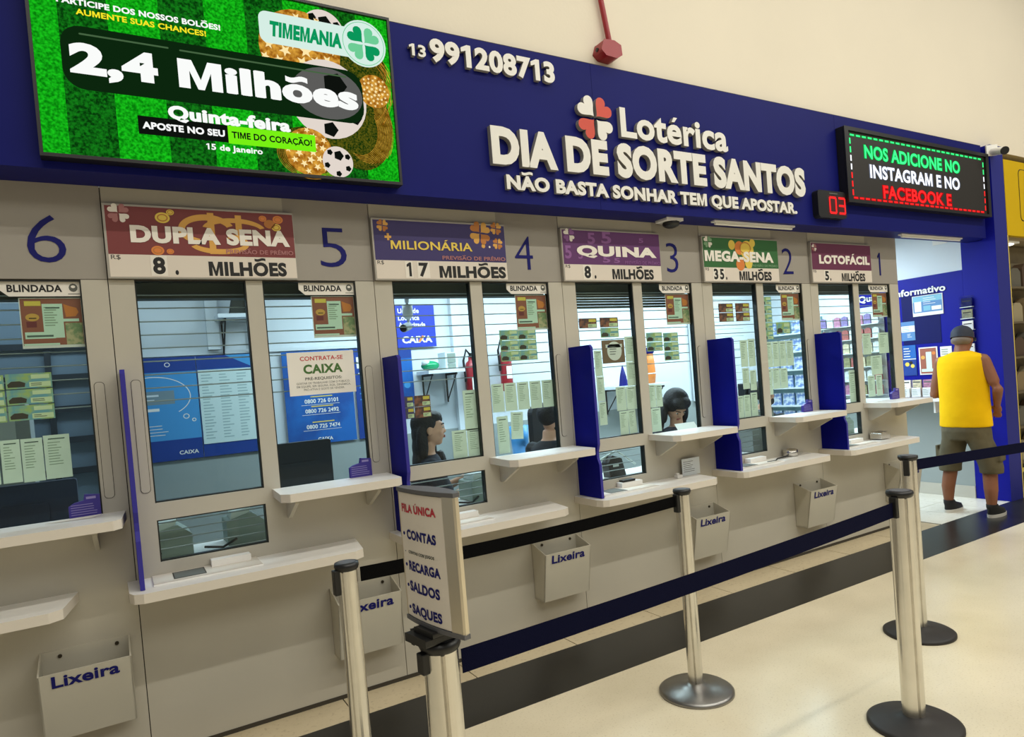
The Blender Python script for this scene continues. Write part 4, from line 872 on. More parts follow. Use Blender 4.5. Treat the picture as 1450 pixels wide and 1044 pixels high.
# wall shelf with bag
def wall_shelf(label, x0, x1, z, y0=2.1):
    t = thing('wall_shelf', label, 'shelf', (x0, 2.385, z)); L = x1 - x0
    f = FB(); f.box(0, y0 - 2.385, -0.03, L, 0, 0, office_w); f.build('board', t)
    for x in (0.05, L - 0.07):
        f = FB(); f.box(x, -0.24, -0.05, x + 0.012, -0.01, -0.03, steel_d); f.tube([(x + 0.006, -0.22, -0.05), (x + 0.006, -0.01, -0.28)], 0.006, steel_d, 6); f.box(x, -0.012, -0.3, x + 0.012, 0, -0.03, steel_d); f.build('bracket', t)
    return t
wall_shelf('pale wall shelf with a handbag above the posters, window 5', 0.70, 1.02, 2.222)
hb = thing('handbag', 'dark handbag with tan strap on the wall shelf, window 5', 'handbag', (0.90, 2.24, 2.223)); bag_m = mat('bag_dark_green', (40, 42, 30), 0.7); tan = mat('tan_leather', (190, 160, 100), 0.6)
f = FB(); f.poly([(-0.1, 0), (0.1, 0), (0.08, 0.12), (0.03, 0.22), (-0.02, 0.22), (-0.07, 0.14)], bag_m, -0.05, 0.1); f.build('bag_body', hb, bevel=0.02)
f = FB(); f.tube([(0.02, -0.056, 0.02), (0.02, -0.056, 0.12), (-0.02, -0.056, 0.17)], 0.008, tan, 8); f.tube([(0.02, -0.056, 0.12), (0.05, -0.056, 0.16)], 0.008, tan, 8); f.tube([(0.03, -0.058, 0.07), (0.1, -0.058, 0.06)], 0.015, pr_w, 8); f.build('strap', hb)
wall_shelf('pale wall shelf with green bag and drawers behind window 4', 2.38, 2.74, 1.685)
gb = thing('green_bag', 'shiny green plastic bag on the wall shelf, window 4', 'bag', (2.46, 2.24, 1.686)); gpl = mat('green_plastic', (20, 150, 96), 0.25); 
f = FB(); f.ell((0, 0, 0.045), (0.085, 0.08, 0.045), gpl); f.ell((-0.05, -0.02, 0.07), (0.04, 0.04, 0.03), pr_w); f.build('sack', gb)
dr = thing('drawer_box', 'small white drawer organiser on the wall shelf, window 4', 'organiser', (2.57, 2.2, 1.686)); f = FB(); f.box(0, -0.06, 0, 0.12, 0.1, 0.155, office_w); f.build('case', dr)
for i in range(3): f = FB(); f.box(0.02, -0.065, 0.012 + 0.047 * i, 0.10, -0.06, 0.05 + 0.047 * i, pr_g); f.build('drawer', dr)
# fire extinguishers
def extinguisher(label, loc):
    t = thing('fire_extinguisher', label, 'fire extinguisher', loc, 0, 'red fire extinguishers'); 
    f = FB(); f.lathe([(0.001, 0), (0.058, 0.0), (0.06, 0.02), (0.06, 0.33), (0.045, 0.38), (0.02, 0.4), (0.02, 0.43), (0.001, 0.43)], red_paint, n=20); cy_ = f.build('cylinder', t)
    f = FB(); f.poly([(-0.03, 0.12), (0.03, 0.12), (0.03, 0.24), (-0.03, 0.24)], paper, -0.0615); f.build('paper_label', cy_)
    f = FB(); f.box(-0.012, -0.05, 0.43, 0.012, 0.03, 0.445, black_pl); f.box(-0.012, -0.07, 0.455, 0.012, 0.02, 0.468, black_pl); f.tube([(0, 0, 0.4), (0, 0, 0.47)], 0.014, black_pl); f.build('valve_lever', t)
    f = FB(); f.tube([(0.01, 0, 0.44), (-0.05, -0.02, 0.50), (-0.085, -0.02, 0.40), (-0.075, -0.02, 0.2)], 0.011, black_pl); f.build('hose', t)
    f = FB(); f.box(-0.03, 0.06, 0.2, 0.03, 0.09, 0.3, steel_d); f.build('wall_hook', t)
    return t
e0 = extinguisher('red fire extinguisher on the pilaster, seen in left pane of window 4', (2.90, 2.29, 1.36)); dup(e0, (3.28, 2.29, 1.44), 0.0, 'red fire extinguisher seen in right pane of window 4')
f = FB(); f.lathe([(0.001, 0), (0.07, 0.0), (0.085, 0.26), (0.001, 0.26)], mat('blue_bin_plastic', (70, 150, 210), 0.4)); tag(f.build('blue_tub', loc=(3.02, 1.70, 0.875)), 'light blue plastic tub behind the slips, right pane of window 4', 'tub')
f = FB(); f.box(2.8, 1.55, 0.84, 3.3, 1.85, 0.875, office_w); f.box(2.82, 1.57, 0, 2.86, 1.83, 0.84, office_w); f.box(3.24, 1.57, 0, 3.28, 1.83, 0.84, office_w); tag(f.build('side_table'), 'white side table under the blue tub', 'table')
f = FB(); f.lathe([(0.001, 0), (0.05, 0.0), (0.062, 0.10), (0.055, 0.24), (0.045, 0.32), (0.001, 0.32)], org_p); f.ell((0, 0, 0.35), (0.06, 0.06, 0.045), ink_blue); f.lathe([(0.001, 0.1), (0.064, 0.1), (0.064, 0.112), (0.001, 0.112)], paper)
tag(f.build('orange_bottle', loc=(5.045, 2.2, 1.386)), 'orange bottle shape with blue top, right pane of window 3', 'bottle')
f = FB(); f.lathe([(0.05, 0), (0.035, 0.1), (0.004, 0.22), (0.001, 0.22)], ink_blue, n=16); tag(f.build('blue_cone', loc=(4.66, 2.2, 1.386)), 'small blue cone in left pane of window 3', 'cone')
wall_shelf('pale wall shelf with orange bottle and blue cone behind window 3', 4.5, 5.25, 1.385)
# slatted white panel and rack with leaflets beyond windows 2 and 1
t = thing('leaflet_rack', 'tall leaflet rack on the right wall, seen in right pane of window 2', 'rack', (7.2, 1.98, 0), -PI / 2); leafb = mat('leaflet_blue', (110, 136, 190), 0.6, second=(214, 222, 228), nscale=22)
f = FB(); f.box(-0.38, 0.02, 0, 0.38, 0.05, 2.0, mat('rack_teal', (150, 186, 188), 0.5)); f.build('back_panel', t)
for i in range(7): f = FB(); f.box(-0.38, -0.10, 0.5 + 0.22 * i, 0.38, 0.02, 0.515 + 0.22 * i, office_w); f.build('tray', t)
for i in range(7):
    for j in range(4): f = FB(); f.box(0.002, 0, 0, 0.16, 0.02, 0.15, leafb); tag(f.build('leaflet_stack', loc=(7.17, 2.35 - 0.19 * j, 0.516 + 0.22 * i), rz=-PI / 2), 'blue leaflets on the %s tray of the tall rack' % ('lowest', 'second', 'third', 'middle', 'fifth', 'sixth', 'top')[i], 'leaflets', 'leaflets on rack tray %s' % 'abcdefg'[i])
t = thing('snack_rack', 'rack of colourful small packets seen through window 1', 'rack', (7.2, 1.15, 0.0), -PI / 2); rk = mat('rack_white', (210, 218, 216), 0.5)
f = FB(); f.box(-0.42, 0.02, 1.02, 0.30, 0.03, 2.03, rk); f.build('back_panel', t)
for i in range(6): f = FB(); f.box(-0.42, -0.09, 1.06 + 0.155 * i, 0.30, 0.02, 1.068 + 0.155 * i, rk); f.build('tray', t)
pk = [mat('packet_%s' % n, c, 0.5, noise=0.3, nscale=40) for n, c in (('pink', (176, 120, 146)), ('violet', (128, 112, 158)), ('red', (160, 90, 84)), ('cream', (200, 188, 156)), ('olive', (136, 132, 96)), ('white', (206, 212, 210)))]
names = ('pink', 'violet', 'red', 'cream', 'olive', 'white')
for i in range(6):
    for j in range(8):
        c = (i * 5 + j * 2 + (i * j) % 3) % 6; f = FB(); f.poly([(0.004, 0), (0.08, 0), (0.078, 0.1), (0.042, 0.115), (0.006, 0.1)], pk[c], 0, 0.02)
        tag(f.build('packet', loc=(7.2 - 0.06, 1.565 - 0.089 * j, 1.069 + 0.155 * i), rz=-PI / 2), '%s packet on the %s tray of the snack rack' % (names[c], ('lowest', 'second', 'third', 'fourth', 'fifth', 'top')[i]), 'packet', '%s packets on the %s tray' % (names[c], ('lowest', 'second', 'third', 'fourth', 'fifth', 'top')[i]))
f = FB(); f.box(0, -0.02, 0, 0.9, 0.02, 1.3, office_w)
for i in range(14): f.rect(0, 0.09 * i + 0.02, 0.9, 0.09 * i + 0.026, slip_line, -0.0206)
tag(f.build('slat_board', loc=(5.85, 2.36, 1.12)), 'white slatted wall board behind left pane of window 2', 'board')
# blurred dim cabinets behind window 6
ca = thing('dark_cabinet', 'dark framed cabinet in the dim room behind window 6', 'cabinet', (-1.0, 2.0, 0)); dk = mat('cabinet_dark', (40, 48, 56), 0.6); gl_ = mat('cabinet_pane', (112, 130, 146), 0.4)
f = FB(); f.box(-0.5, 0, 0, 1.06, 0.35, 2.3, gl_); f.build('body', ca)
for i in range(5): f = FB(); f.box(-0.5, -0.03, 1.15 + 0.21 * i, 1.06, 0, 1.19 + 0.21 * i, dk); f.build('rail', ca)
for x in (-0.48, 0.1, 0.6, 0.85): f = FB(); f.box(x, -0.025, 0.9, x + 0.035, 0, 2.25, dk); f.build('stile', ca)
ac = thing('white_fan', 'rounded pale machine behind the tickets of window 6', 'machine', (-0.62, 0.9, 0.83)); f = FB(); f.poly(rrect(-0.3, 0.0, 0.22, 0.83, 0.09), office_g, -0.1, 0.2); f.build('housing', ac, bevel=0.03); f = FB(); f.poly(rrect(-0.26, 0.55, 0.16, 0.79, 0.06), pr_w, -0.103, 0.004); f.build('front_panel', ac)
f = FB(); f.box(-1.0, 0.75, 0.79, -0.3, 1.1, 0.83, office_w); f.box(-0.98, 0.78, 0, -0.94, 1.08, 0.79, office_w); f.box(-0.36, 0.78, 0, -0.32, 1.08, 0.79, office_w); tag(f.build('side_table'), 'pale side table behind the monitor of window 6', 'table')

# ================================================================== RECESS
def wall7(name, label, cat, y, z, build, parent=None):
    """object flat on the right recess wall; local x runs from back to front"""
    f = FB(); build(f); return tag(f.build(name, loc=(7.2495, y, z), rz=-PI / 2), label, cat)
lettering_o = lettering('board_lettering', 'white raised heading Quadro Informativo on blue board in the recess', 'Quadro Informativo', 0, 0.92, 0, 0.07, letter_w, letter_side, 0, 0.008, 0.03)
lettering_o.rotation_euler = (0, 0, -PI / 2); lettering_o.location = (7.2495, 1.135, 2.09)
cyan = mat('info_sheet_teal', (120, 180, 200), 0.5); cyan2 = mat('info_sheet_blue', (84, 130, 180), 0.5)
def b1(f):
    f.box(0, -0.008, 0, 0.3, 0, 0.21, paper); f.rect(0.006, 0.035, 0.294, 0.204, cyan2, -0.0086); f.rect(0.006, 0.145, 0.294, 0.2, cyan, -0.009); f.rect(0.02, 0.045, 0.09, 0.15, paper, -0.0094); f.rect(0.11, 0.05, 0.18, 0.1, cyan, -0.0094); f.rect(0.19, 0.05, 0.285, 0.09, paper, -0.0094); scribble(f, 0.11, 0.11, 0.28, 0.19, 4, paper, -0.0096, 0.25)
wall7('info_sheet', 'teal and white framed sheet under the heading in the recess', 'notice', 0.547, 1.863, b1)
def b2(f):
    f.box(0, -0.006, 0, 0.14, 0, 0.2, cyan2); f.rect(0.0, 0.09, 0.14, 0.155, paper, -0.0066); scribble(f, 0.01, 0.095, 0.13, 0.15, 3, cyan, -0.007, 0.3); scribble(f, 0.06, 0.03, 0.13, 0.075, 3, paper, -0.0066, 0.3)
wall7('info_sheet', 'pale blue sheet beside the window post in the recess', 'notice', 0.68, 1.62, b2)
def b3(f): f.box(0, -0.006, 0, 0.135, 0, 0.32, poster_b); f.rect(0, 0.17, 0.135, 0.178, paper, -0.0066); scribble(f, 0.01, 0.19, 0.12, 0.3, 4, paper, -0.0066, 0.3); f.rect(0, 0.0, 0.135, 0.168, poster_db, -0.0066); f.disc(0.04, 0.12, 0.022, yel_p, -0.007); f.disc(0.095, 0.1, 0.02, yel_p, -0.007); f.disc(0.08, 0.135, 0.018, ink_black, -0.007)
wall7('recess_poster', 'small blue poster with yellow spots low on the recess board', 'poster', 0.68, 1.25, b3)
def b4(f):
    f.box(0, -0.006, 0, 0.185, 0, 0.285, paper); f.rect(0.012, 0.012, 0.173, 0.273, pm, -0.0066); f.rect(0.07, 0.06, 0.125, 0.235, pgreen, -0.007); f.disc(0.04, 0.18, 0.02, gold_p, -0.007); f.rect(0.02, 0.03, 0.165, 0.06, pgreen, -0.0072); f.disc(0.148, 0.22, 0.018, org_p, -0.007)
wall7('recess_poster', 'framed maroon jackpot poster low on the recess board', 'poster', 0.515, 1.252, b4)
def b5(f): f.box(0, -0.006, 0, 0.11, 0, 0.2, paper); scribble(f, 0.012, 0.02, 0.1, 0.18, 7, green_ink, -0.0066, 0.25)
wall7('recess_sheet', 'white sheet partly behind the man in yellow', 'notice', 0.302, 1.33, b5)
f = FB(); f.box(0, -0.003, 0, 0.38, 0, 0.51, board_navy); tag(f.build('blank_poster', loc=(7.2495, 0.663, 1.575), rz=-PI / 2), 'darker blue panel on the recess board', 'panel')
f = FB(); f.box(0, -0.012, 0, 0.13, 0, 0.09, paper); f.disc(0.065, 0.045, 0.012, red_ink, -0.0125); tag(f.build('emergency_plate', loc=(7.254, 0.31, 2.56), rz=-PI / 2), 'small white plate with red mark high on the white recess wall', 'plate')
rk2 = thing('acrylic_rack', 'clear acrylic leaflet rack on the blue pillar side of the recess', 'rack', (7.2495, 0.077, 1.44), -PI / 2)
f = FB(); f.box(0, -0.006, 0, 0.115, 0, 0.57, clear); f.box(0, -0.05, 0, 0.004, -0.006, 0.57, clear); f.box(0.111, -0.05, 0, 0.115, -0.006, 0.57, clear); f.build('back_sheet', rk2)
for i in range(5): f = FB(); f.box(0.004, -0.05, 0.01 + 0.112 * i, 0.111, -0.046, 0.06 + 0.112 * i, clear); f.box(0.004, -0.05, 0.006 + 0.112 * i, 0.111, -0.006, 0.012 + 0.112 * i, office_w); f.build('pocket', rk2)
for i, (c, n) in enumerate(((paper, 'white'), (pk[0], 'rose'), (paper, 'white'), (pk[4], 'green'), (board_navy, 'navy'))):
    f = FB(); f.box(0.01, 0, 0, 0.105, 0.012, 0.085, c); f.rect(0.02, 0.05, 0.095, 0.06, ink_black if i != 1 else paper, -0.0006)
    tag(f.build('leaflet_stack', loc=(7.218, 0.077, 1.4525 + 0.112 * i), rz=-PI / 2), '%s leaflets in the %s pocket of the clear rack' % (n, ('lowest', 'second', 'middle', 'fourth', 'top')[i]), 'leaflets')
le = thing('wall_ledge', 'white writing ledge along the recess wall in front of the man in yellow', 'ledge', (7.2495, 1.2, 0.99), -PI / 2)
f = FB(); f.box(0, -0.27, 0, 1.1, 0, 0.035, white); f.build('board', le, bevel=0.004)
for x in (0.2, 0.9): f = FB(); f.poly([(0, 0), (0.018, 0), (0.018, -0.12), (0, -0.12)], white, -0.2, 0.2); f.build('bracket', le).location = (x, 0, 0)
for i, (y, m, n) in enumerate(((0.66, paper, 'white leaflets in a clear holder beside the window post, on the ledge'), (0.55, pk[3], 'cream leaflets in a clear holder on the ledge in the recess'), (0.44, pk[0], 'pink leaflets in a clear holder beside the arm of the man in yellow'))):
    t = thing('leaflet_holder', n, 'leaflet holder', (7.15, y, 1.0255), -PI / 2)
    f = FB(); f.box(0, -0.04, 0, 0.1, 0.03, 0.004, clear); f.box(0, -0.04, 0.004, 0.1, -0.037, 0.09, clear); f.box(0, 0.02, 0.004, 0.1, 0.023, 0.19, clear); f.build('clear_stand', t)
    f = FB(); f.box(0.006, -0.01, 0.005, 0.094, 0.015, 0.18, m); f.rect(0.012, 0.15, 0.085, 0.165, ink_grey, -0.0106); scribble(f, 0.012, 0.02, 0.09, 0.14, 5, ink_grey, -0.0106, 0.2); f.build('leaflets', t)
    f = FB(); f.box(0.006, -0.035, 0.005, 0.094, -0.02, 0.1, paper); scribble(f, 0.012, 0.02, 0.09, 0.09, 4, slip_line, -0.0356, 0.3); f.build('small_leaflets', t)

# ================================================================== NEXT SHOP
ys = thing('shop_sign', 'plain yellow sign panel of the next shop at right edge', 'sign', (7.5, -0.25, 2.55))
f = FB(); f.box(0, 0, 0, 2.5, 0.08, 0.73, yellow_p); f.build('panel', ys, bevel=0.004)
f = FB(); f.poly(rrect(0.28, 0.15, 2.3, 0.66, 0.05), ink_black, -0.002, 0.002); f.poly(rrect(0.288, 0.158, 2.292, 0.652, 0.045), yellow_p, -0.004, 0.002); f.build('border', ys)
f = FB(); f.box(7.492, -0.25, 0, 7.507, -0.2, 2.55, yellow_trim); f.box(7.507, -0.25, 0.25, 9.0, -0.22, 0.28, yellow_trim); tag(f.build('shopfront_trim'), 'slim yellow frame of the next shopfront beside the blue pillar', 'frame')
f = FB(); f.box(7.49, 0.0, 0, 10, 0.1, 3.39, mat('shop_back', (120, 104, 76), 0.8)); struct(f.build('wall_shop'))
f = FB(); f.box(7.5, -0.2, 2.52, 10, 0.0, 2.56, mat('shop_ceiling', (150, 136, 108), 0.7)); struct(f.build('ceiling', label='soffit of the next shop'))
sl = thing('shop_lamp', 'bright oval lamp under the yellow sign', 'lamp', (7.75, -0.12, 2.50)); f = FB(); f.ell((0, 0, 0), (0.14, 0.05, 0.02), glow('shop_lamp_glow', (255, 250, 235), 2.2)); f.build('diffuser', sl); f = FB(); f.box(-0.15, -0.06, 0.0, 0.15, 0.06, 0.02, white); f.build('fitting', sl)
ss = thing('shop_shelf', 'dim display shelves of the next shop at right edge', 'shelf', (7.5, -0.01, 0)); shm = mat('shop_shelf_brown', (96, 84, 62), 0.7)
for i in range(6): f = FB(); f.box(0.02, -0.16, 0.3 + 0.35 * i, 1.5, 0, 0.32 + 0.35 * i, shm); f.build('board', ss)
f = FB(); f.box(0.02, -0.012, 0, 1.5, 0.0, 2.5, mat('shop_shelf_back', (110, 98, 74), 0.8, noise=0.15)); f.build('back_panel', ss)
tans = [mat('goods_%s' % n, c, 0.6) for n, c in (('tan', (126, 108, 76)), ('brown', (74, 56, 40)), ('cream', (150, 138, 108)), ('grey', (92, 88, 76)))]
for i in range(6):
    for j in range(4):
        h = 0.14 + 0.05 * ((i * 3 + j) % 3); c = (i + 2 * j) % 4; f = FB(); f.poly([(0, 0), (0.2, 0), (0.2, h * 0.8), (0.15, h), (0.05, h), (0, h * 0.8)], tans[c], -0.1, 0.09)
        tag(f.build('shop_goods', loc=(7.56 + 0.24 * j, -0.03, 0.321 + 0.35 * i)), '%s pack on the %s board of the next shop' % (('tan', 'brown', 'cream', 'grey')[c], ('lowest', 'second', 'third', 'fourth', 'fifth', 'top')[i]), 'pack', 'packs %d on shop board %d' % (c + 1, i + 1))

# ================================================================== QUEUE POSTS
H = 0.9675
def ribbon(p, q, width, m, sag=0.0, th=0.002, n=12):
    f = FB(); p, q = Vector(p), Vector(q); d = (q - p); nrm = Vector((-d.y, d.x, 0)).normalized() * th / 2; vs = []
    for i in range(n + 1):
        t = i / n; c = p + d * t - Vector((0, 0, sag * 4 * t * (1 - t)))
        vs += [c - nrm + Vector((0, 0, width / 2)), c + nrm + Vector((0, 0, width / 2)), c + nrm - Vector((0, 0, width / 2)), c - nrm - Vector((0, 0, width / 2))]
    fs = [(i * 4 + k, i * 4 + (k + 1) % 4, i * 4 + 4 + (k + 1) % 4, i * 4 + 4 + k) for i in range(n) for k in range(4)] + [(3, 2, 1, 0), (n * 4, n * 4 + 1, n * 4 + 2, n * 4 + 3)]
    f.add(vs, fs, m); return f
def post(label, x, y, r, base_r, base_m, cap_m, belt=None, top=H, rot=0.0, clips=(), clen=0.085):
    t = thing('queue_post', label, 'queue post', (x, y, 0), 0.0, None)
    f = FB(); f.lathe([(0.001, 0.0), (base_r, 0.0), (base_r, 0.012), (base_r - 0.012, 0.02), (base_r * 0.5, 0.03), (r + 0.012, 0.04), (r + 0.002, 0.046), (0.001, 0.046)], base_m, n=56); f.build('base', t)
    f = FB(); n = 48; prof = []
    for i in range(n):
        a = 2 * PI * i / n + rot; q = ((a - rot) % (PI / 2)) / (PI / 2); g = abs(q - 0.5) * 2
        prof.append((r * (0.80 if g < 0.10 else (0.9 if g < 0.16 else 1.0)), a, g < 0.12))
    vs = [(p[0] * math.cos(p[1]), p[0] * math.sin(p[1]), z) for z in (0.045, top - 0.02) for p in prof]
    for i in range(n): f.add([vs[i], vs[(i + 1) % n], vs[n + (i + 1) % n], vs[n + i]], [(0, 1, 2, 3)], steel_d if prof[i][2] and prof[(i + 1) % n][2] else steel, False)
    f.build('pole', t)
    f = FB(); f.lathe([(r * 0.9, top - 0.03), (r + 0.004, top - 0.022), (r + 0.008, top - 0.012), (r + 0.006, top - 0.001), (r - 0.004, top), (0.001, top)], black_pl, n=36); f.add([((r - 0.006) * math.cos(2 * PI * i / 36), (r - 0.006) * math.sin(2 * PI * i / 36), top + 0.001) for i in range(36)], [tuple(range(36))], cap_m); f.build('cap', t)
    for a in clips:
        f = FB(); c, s_ = math.cos(a), math.sin(a); pts = [(r - 0.006, -0.014), (r + 0.016, -0.014), (r + 0.016, 0.014), (r - 0.006, 0.014)]
        lo = [(p[0] * c - p[1] * s_, p[0] * s_ + p[1] * c, top - 0.02 - clen) for p in pts]; hi = [(p[0], p[1], top - 0.02) for p in lo]
        f.add(lo + hi, [(3, 2, 1, 0), (4, 5, 6, 7), (0, 1, 5, 4), (1, 2, 6, 5), (2, 3, 7, 6), (3, 0, 4, 7)], black_pl); clip_ = f.build('belt_clip', t, bevel=0.003)
    if belt:
        q, wd, m, dz, sag = belt; d = Vector((q[0] - x, q[1] - y, 0)).normalized() * (r + 0.012)
        ribbon((d.x, d.y, top - dz), (q[0] - x - d.x, q[1] - y - d.y, H - dz), wd, m, sag).build('belt', clip_)
    return t
PA, PB, PC, PD, PE = (2.235, -1.068), (2.69, -1.83), (3.615, -1.35), (0.617, -1.126), (0.610, -1.905)
post('steel queue post left of the FILA ÚNICA sign', PD[0], PD[1], 0.034, 0.173, steel_base, grey_cap, ((PA[0], PA[1]), 0.05, belt_k, 0.052, 0.012), clips=(PI * 1.02,))
post('steel queue post with round steel base before windows 3 and 4', PA[0], PA[1], 0.034, 0.173, steel_base, grey_cap, None, clips=(PI * 1.02,))
post('near queue post with dark base at bottom right', PB[0], PB[1], 0.043, 0.175, rubber, grey_cap, None, clips=(PI * 1.02,), rot=0.25)
post('queue post with dark base behind the near right one', PC[0], PC[1], 0.041, 0.173, rubber, grey_cap, ((5.3, -1.66), 0.058, belt_b, 0.058, 0.0), clips=(PI * 1.1,), rot=0.25)
post('steel queue post carrying the FILA ÚNICA sign', PE[0], PE[1], 0.043, 0.175, rubber, grey_cap, ((PB[0], PB[1]), 0.060, belt_b, 0.072, 0.008), top=0.935, clips=(PI * 1.05,), rot=0.5, clen=0.05)
post('queue post at the end of the belt, right of the man in yellow', 5.3, -1.66, 0.041, 0.173, rubber, grey_cap, None, clips=(PI * 0.95,), rot=0.25)
# sign on the post (faces the queue, towards -x)
sg = thing('queue_sign', 'curved upright sign FILA ÚNICA with list CONTAS RECARGA SALDOS SAQUES', 'sign', (0.596, -1.925, 0.935), math.radians(-79.5))
SWD, SHT, SZ0 = 0.240, 0.314, 0.042
def bow(x): return -0.013 + 0.011 * (x / (SWD / 2)) ** 2
f = FB(); n = 16; xs = [-SWD / 2 + 0.008 + (SWD - 0.049) * i / n for i in range(n + 1)]
vs = [(x, bow(x), z) for z in (SZ0 + 0.004, SZ0 + SHT - 0.004) for x in xs] + [(x, bow(x) + 0.02, z) for z in (SZ0 + 0.004, SZ0 + SHT - 0.004) for x in xs]
face_m = mat('sign_face_paper', (226, 218, 208), 0.5)
f.add(vs, [(i, i + 1, n + 1 + i + 1, n + 1 + i) for i in range(n)] + [(2 * n + 2 + i + 1, 2 * n + 2 + i, 3 * n + 3 + i, 3 * n + 3 + i + 1) for i in range(n)], face_m, True)
def sgtext(t, x0, x1, z, h, m, bold):
    v, q = text_mesh(t, bold); kx = (x1 - x0) / max(p[0] for p in v)
    f.add([(x0 + p[0] * kx, bow(x0 + p[0] * kx) - 0.0008, z + p[1] * h) for p in v], q, m)
# words start nearer the back edge: local x = (centre y) - (world y)
zz = lambda z: z - 0.935
for t, x0, x1, z, h, m in (('FILA ÚNICA', -0.099, 0.0545, 1.2395, 0.0205, mat('sign_red_ink', (186, 40, 60), 0.5)), ('CONTAS', -0.0815, 0.0480, 1.1745, 0.0235, ink_blue), ('CONTAS COM JOGOS', -0.080, 0.036, 1.139, 0.0075, ink_grey), ('RECARGA', -0.083, 0.0545, 1.0975, 0.0235, ink_blue), ('SALDOS', -0.0865, 0.046, 1.0465, 0.0250, ink_blue), ('SAQUES', -0.085, 0.0475, 0.991, 0.0240, ink_blue)):
    sgtext(t, x0, x1, zz(z), h, m, 0.045)
for z in (1.186, 1.142, 1.109, 1.058, 1.003):
    r = 0.0045 if z != 1.142 else 0.0015; x = -0.0965
    f.add([(x + r * math.cos(2 * PI * i / 10), bow(x) - 0.0008, zz(z) + r * math.sin(2 * PI * i / 10)) for i in range(10)], [tuple(range(10))], ink_blue)
f.build('sign_face', sg)
alu = mat('aluminium_profile', (224, 214, 194), 0.3, 0.9)
for s in (-1, 1):
    f = FB(); x0 = s * (SWD / 2 - (0.041 if s > 0 else 0.008)); x1 = s * SWD / 2
    pr = [(x0, bow(x0) - 0.0008), (x1 * 0.96, -0.004), (x1, 0.0), (x1 * 0.97, 0.012), (x0, 0.03), (x0, bow(x0))]
    if s > 0: pr.reverse()
    a = [(p[0], p[1], SZ0) for p in pr]; b_ = [(p[0], p[1], SZ0 + SHT) for p in pr]; k = len(pr)
    f.add(a + b_, [(i + k, (i + 1) % k + k, (i + 1) % k, i) for i in range(k)], alu); f.add(a, [tuple(range(k))], alu); f.add(b_, [tuple(reversed(range(k)))], alu); f.build('side_profile', sg)
for z0, z1 in ((SZ0 - 0.008, SZ0 + 0.002), (SZ0 + SHT - 0.002, SZ0 + SHT + 0.008)):
    f = FB(); xs2 = [-SWD / 2 + SWD * i / 16 for i in range(17)]; o1 = [(x, bow(x) - 0.003) for x in xs2] + [(x, 0.012 + 0.025 * (1 - (2 * x / SWD) ** 2)) for x in reversed(xs2)]
    a = [(p[0], p[1], z0) for p in o1]; b_ = [(p[0], p[1], z1) for p in o1]; k = len(o1)
    f.add(a, [tuple(reversed(range(k)))], grey_cap); f.add(b_, [tuple(range(k))], grey_cap); f.add(a + b_, [(i, (i + 1) % k, (i + 1) % k + k, i + k) for i in range(k)], grey_cap); f.build('end_cap', sg)
f = FB(); f.box(-0.07, -0.045, 0.001, 0.02, 0.045, 0.022, black_pl); f.box(-0.05, -0.03, 0.022, 0.03, 0.03, 0.036, black_pl); f.box(-0.085, -0.02, -0.02, -0.07, 0.02, 0.02, black_pl); f.build('mount_bracket', sg, bevel=0.004)

# ================================================================== PEOPLE
def remesh(fb, name, parent, m, voxel, smooth=4, label=None):
    o = fb.build(name, None); o.data.materials.clear()
    md = o.modifiers.new('r', 'REMESH'); md.mode = 'VOXEL'; md.voxel_size = voxel
    sm = o.modifiers.new('s', 'SMOOTH'); sm.factor = 0.5; sm.iterations = smooth
    dg = bpy.context.evaluated_depsgraph_get(); me = bpy.data.meshes.new_from_object(o.evaluated_get(dg))
    o.modifiers.clear(); o.data = me; me.materials.clear(); me.materials.append(m)
    me.polygons.foreach_set('use_smooth', [True] * len(me.polygons)); me.polygons.foreach_set('material_index', [0] * len(me.polygons))
    o.parent = parent
    if label: o['label'] = label
    return o
def limb(f, pts, rs, m, n=12):
    """smoothly tapered limb through joints"""
    P_ = [Vector(p) for p in pts]; out = []; rr = []
    for i in range(len(P_) - 1):
        for k in range(4):
            t = k / 4; out.append(P_[i].lerp(P_[i + 1], t)); rr.append(rs[i] * (1 - t) + rs[i + 1] * t)
    out.append(P_[-1]); rr.append(rs[-1]); f.tube(out, rr, m, n)
    for p, r in zip(P_, rs): f.ell(p, (r, r, r), m, 10)
def hand(f, wrist, d, side_, m, s=1.0, curl=0.5, up=Vector((0, 0, 1))):
    """palm, four fingers and a thumb; d = pointing direction, side_ = +1 right / -1 left"""
    d = Vector(d).normalized(); w_ = Vector(wrist); lat = d.cross(up).normalized(); nrm = lat.cross(d).normalized()
    rot = Matrix((lat, d, nrm)).transposed()
    f.ell(w_ + d * 0.045 * s, (0.04 * s, 0.052 * s, 0.016 * s), m, 12, rot)
    for i, L in enumerate((0.07, 0.08, 0.075, 0.058)):
        b_ = w_ + d * 0.085 * s + lat * (-0.03 + 0.02 * i) * s * side_; c = b_ + (d * (1 - 0.3 * curl) - nrm * 0.5 * curl) * L * 0.5 * s; e = c + (d * (1 - 0.8 * curl) - nrm * 0.9 * curl) * L * 0.5 * s
        f.tube([b_, c, e], [0.0095 * s, 0.009 * s, 0.007 * s], m, 8)
    b_ = w_ + d * 0.025 * s - lat * 0.035 * side_ * s; f.tube([b_, b_ + (d * 0.6 - lat * 0.7 * side_) * 0.035 * s, b_ + (d * 1.3 - lat * 0.9 * side_ - nrm * 0.3) * 0.045 * s], [0.013 * s, 0.011 * s, 0.008 * s], m, 8)
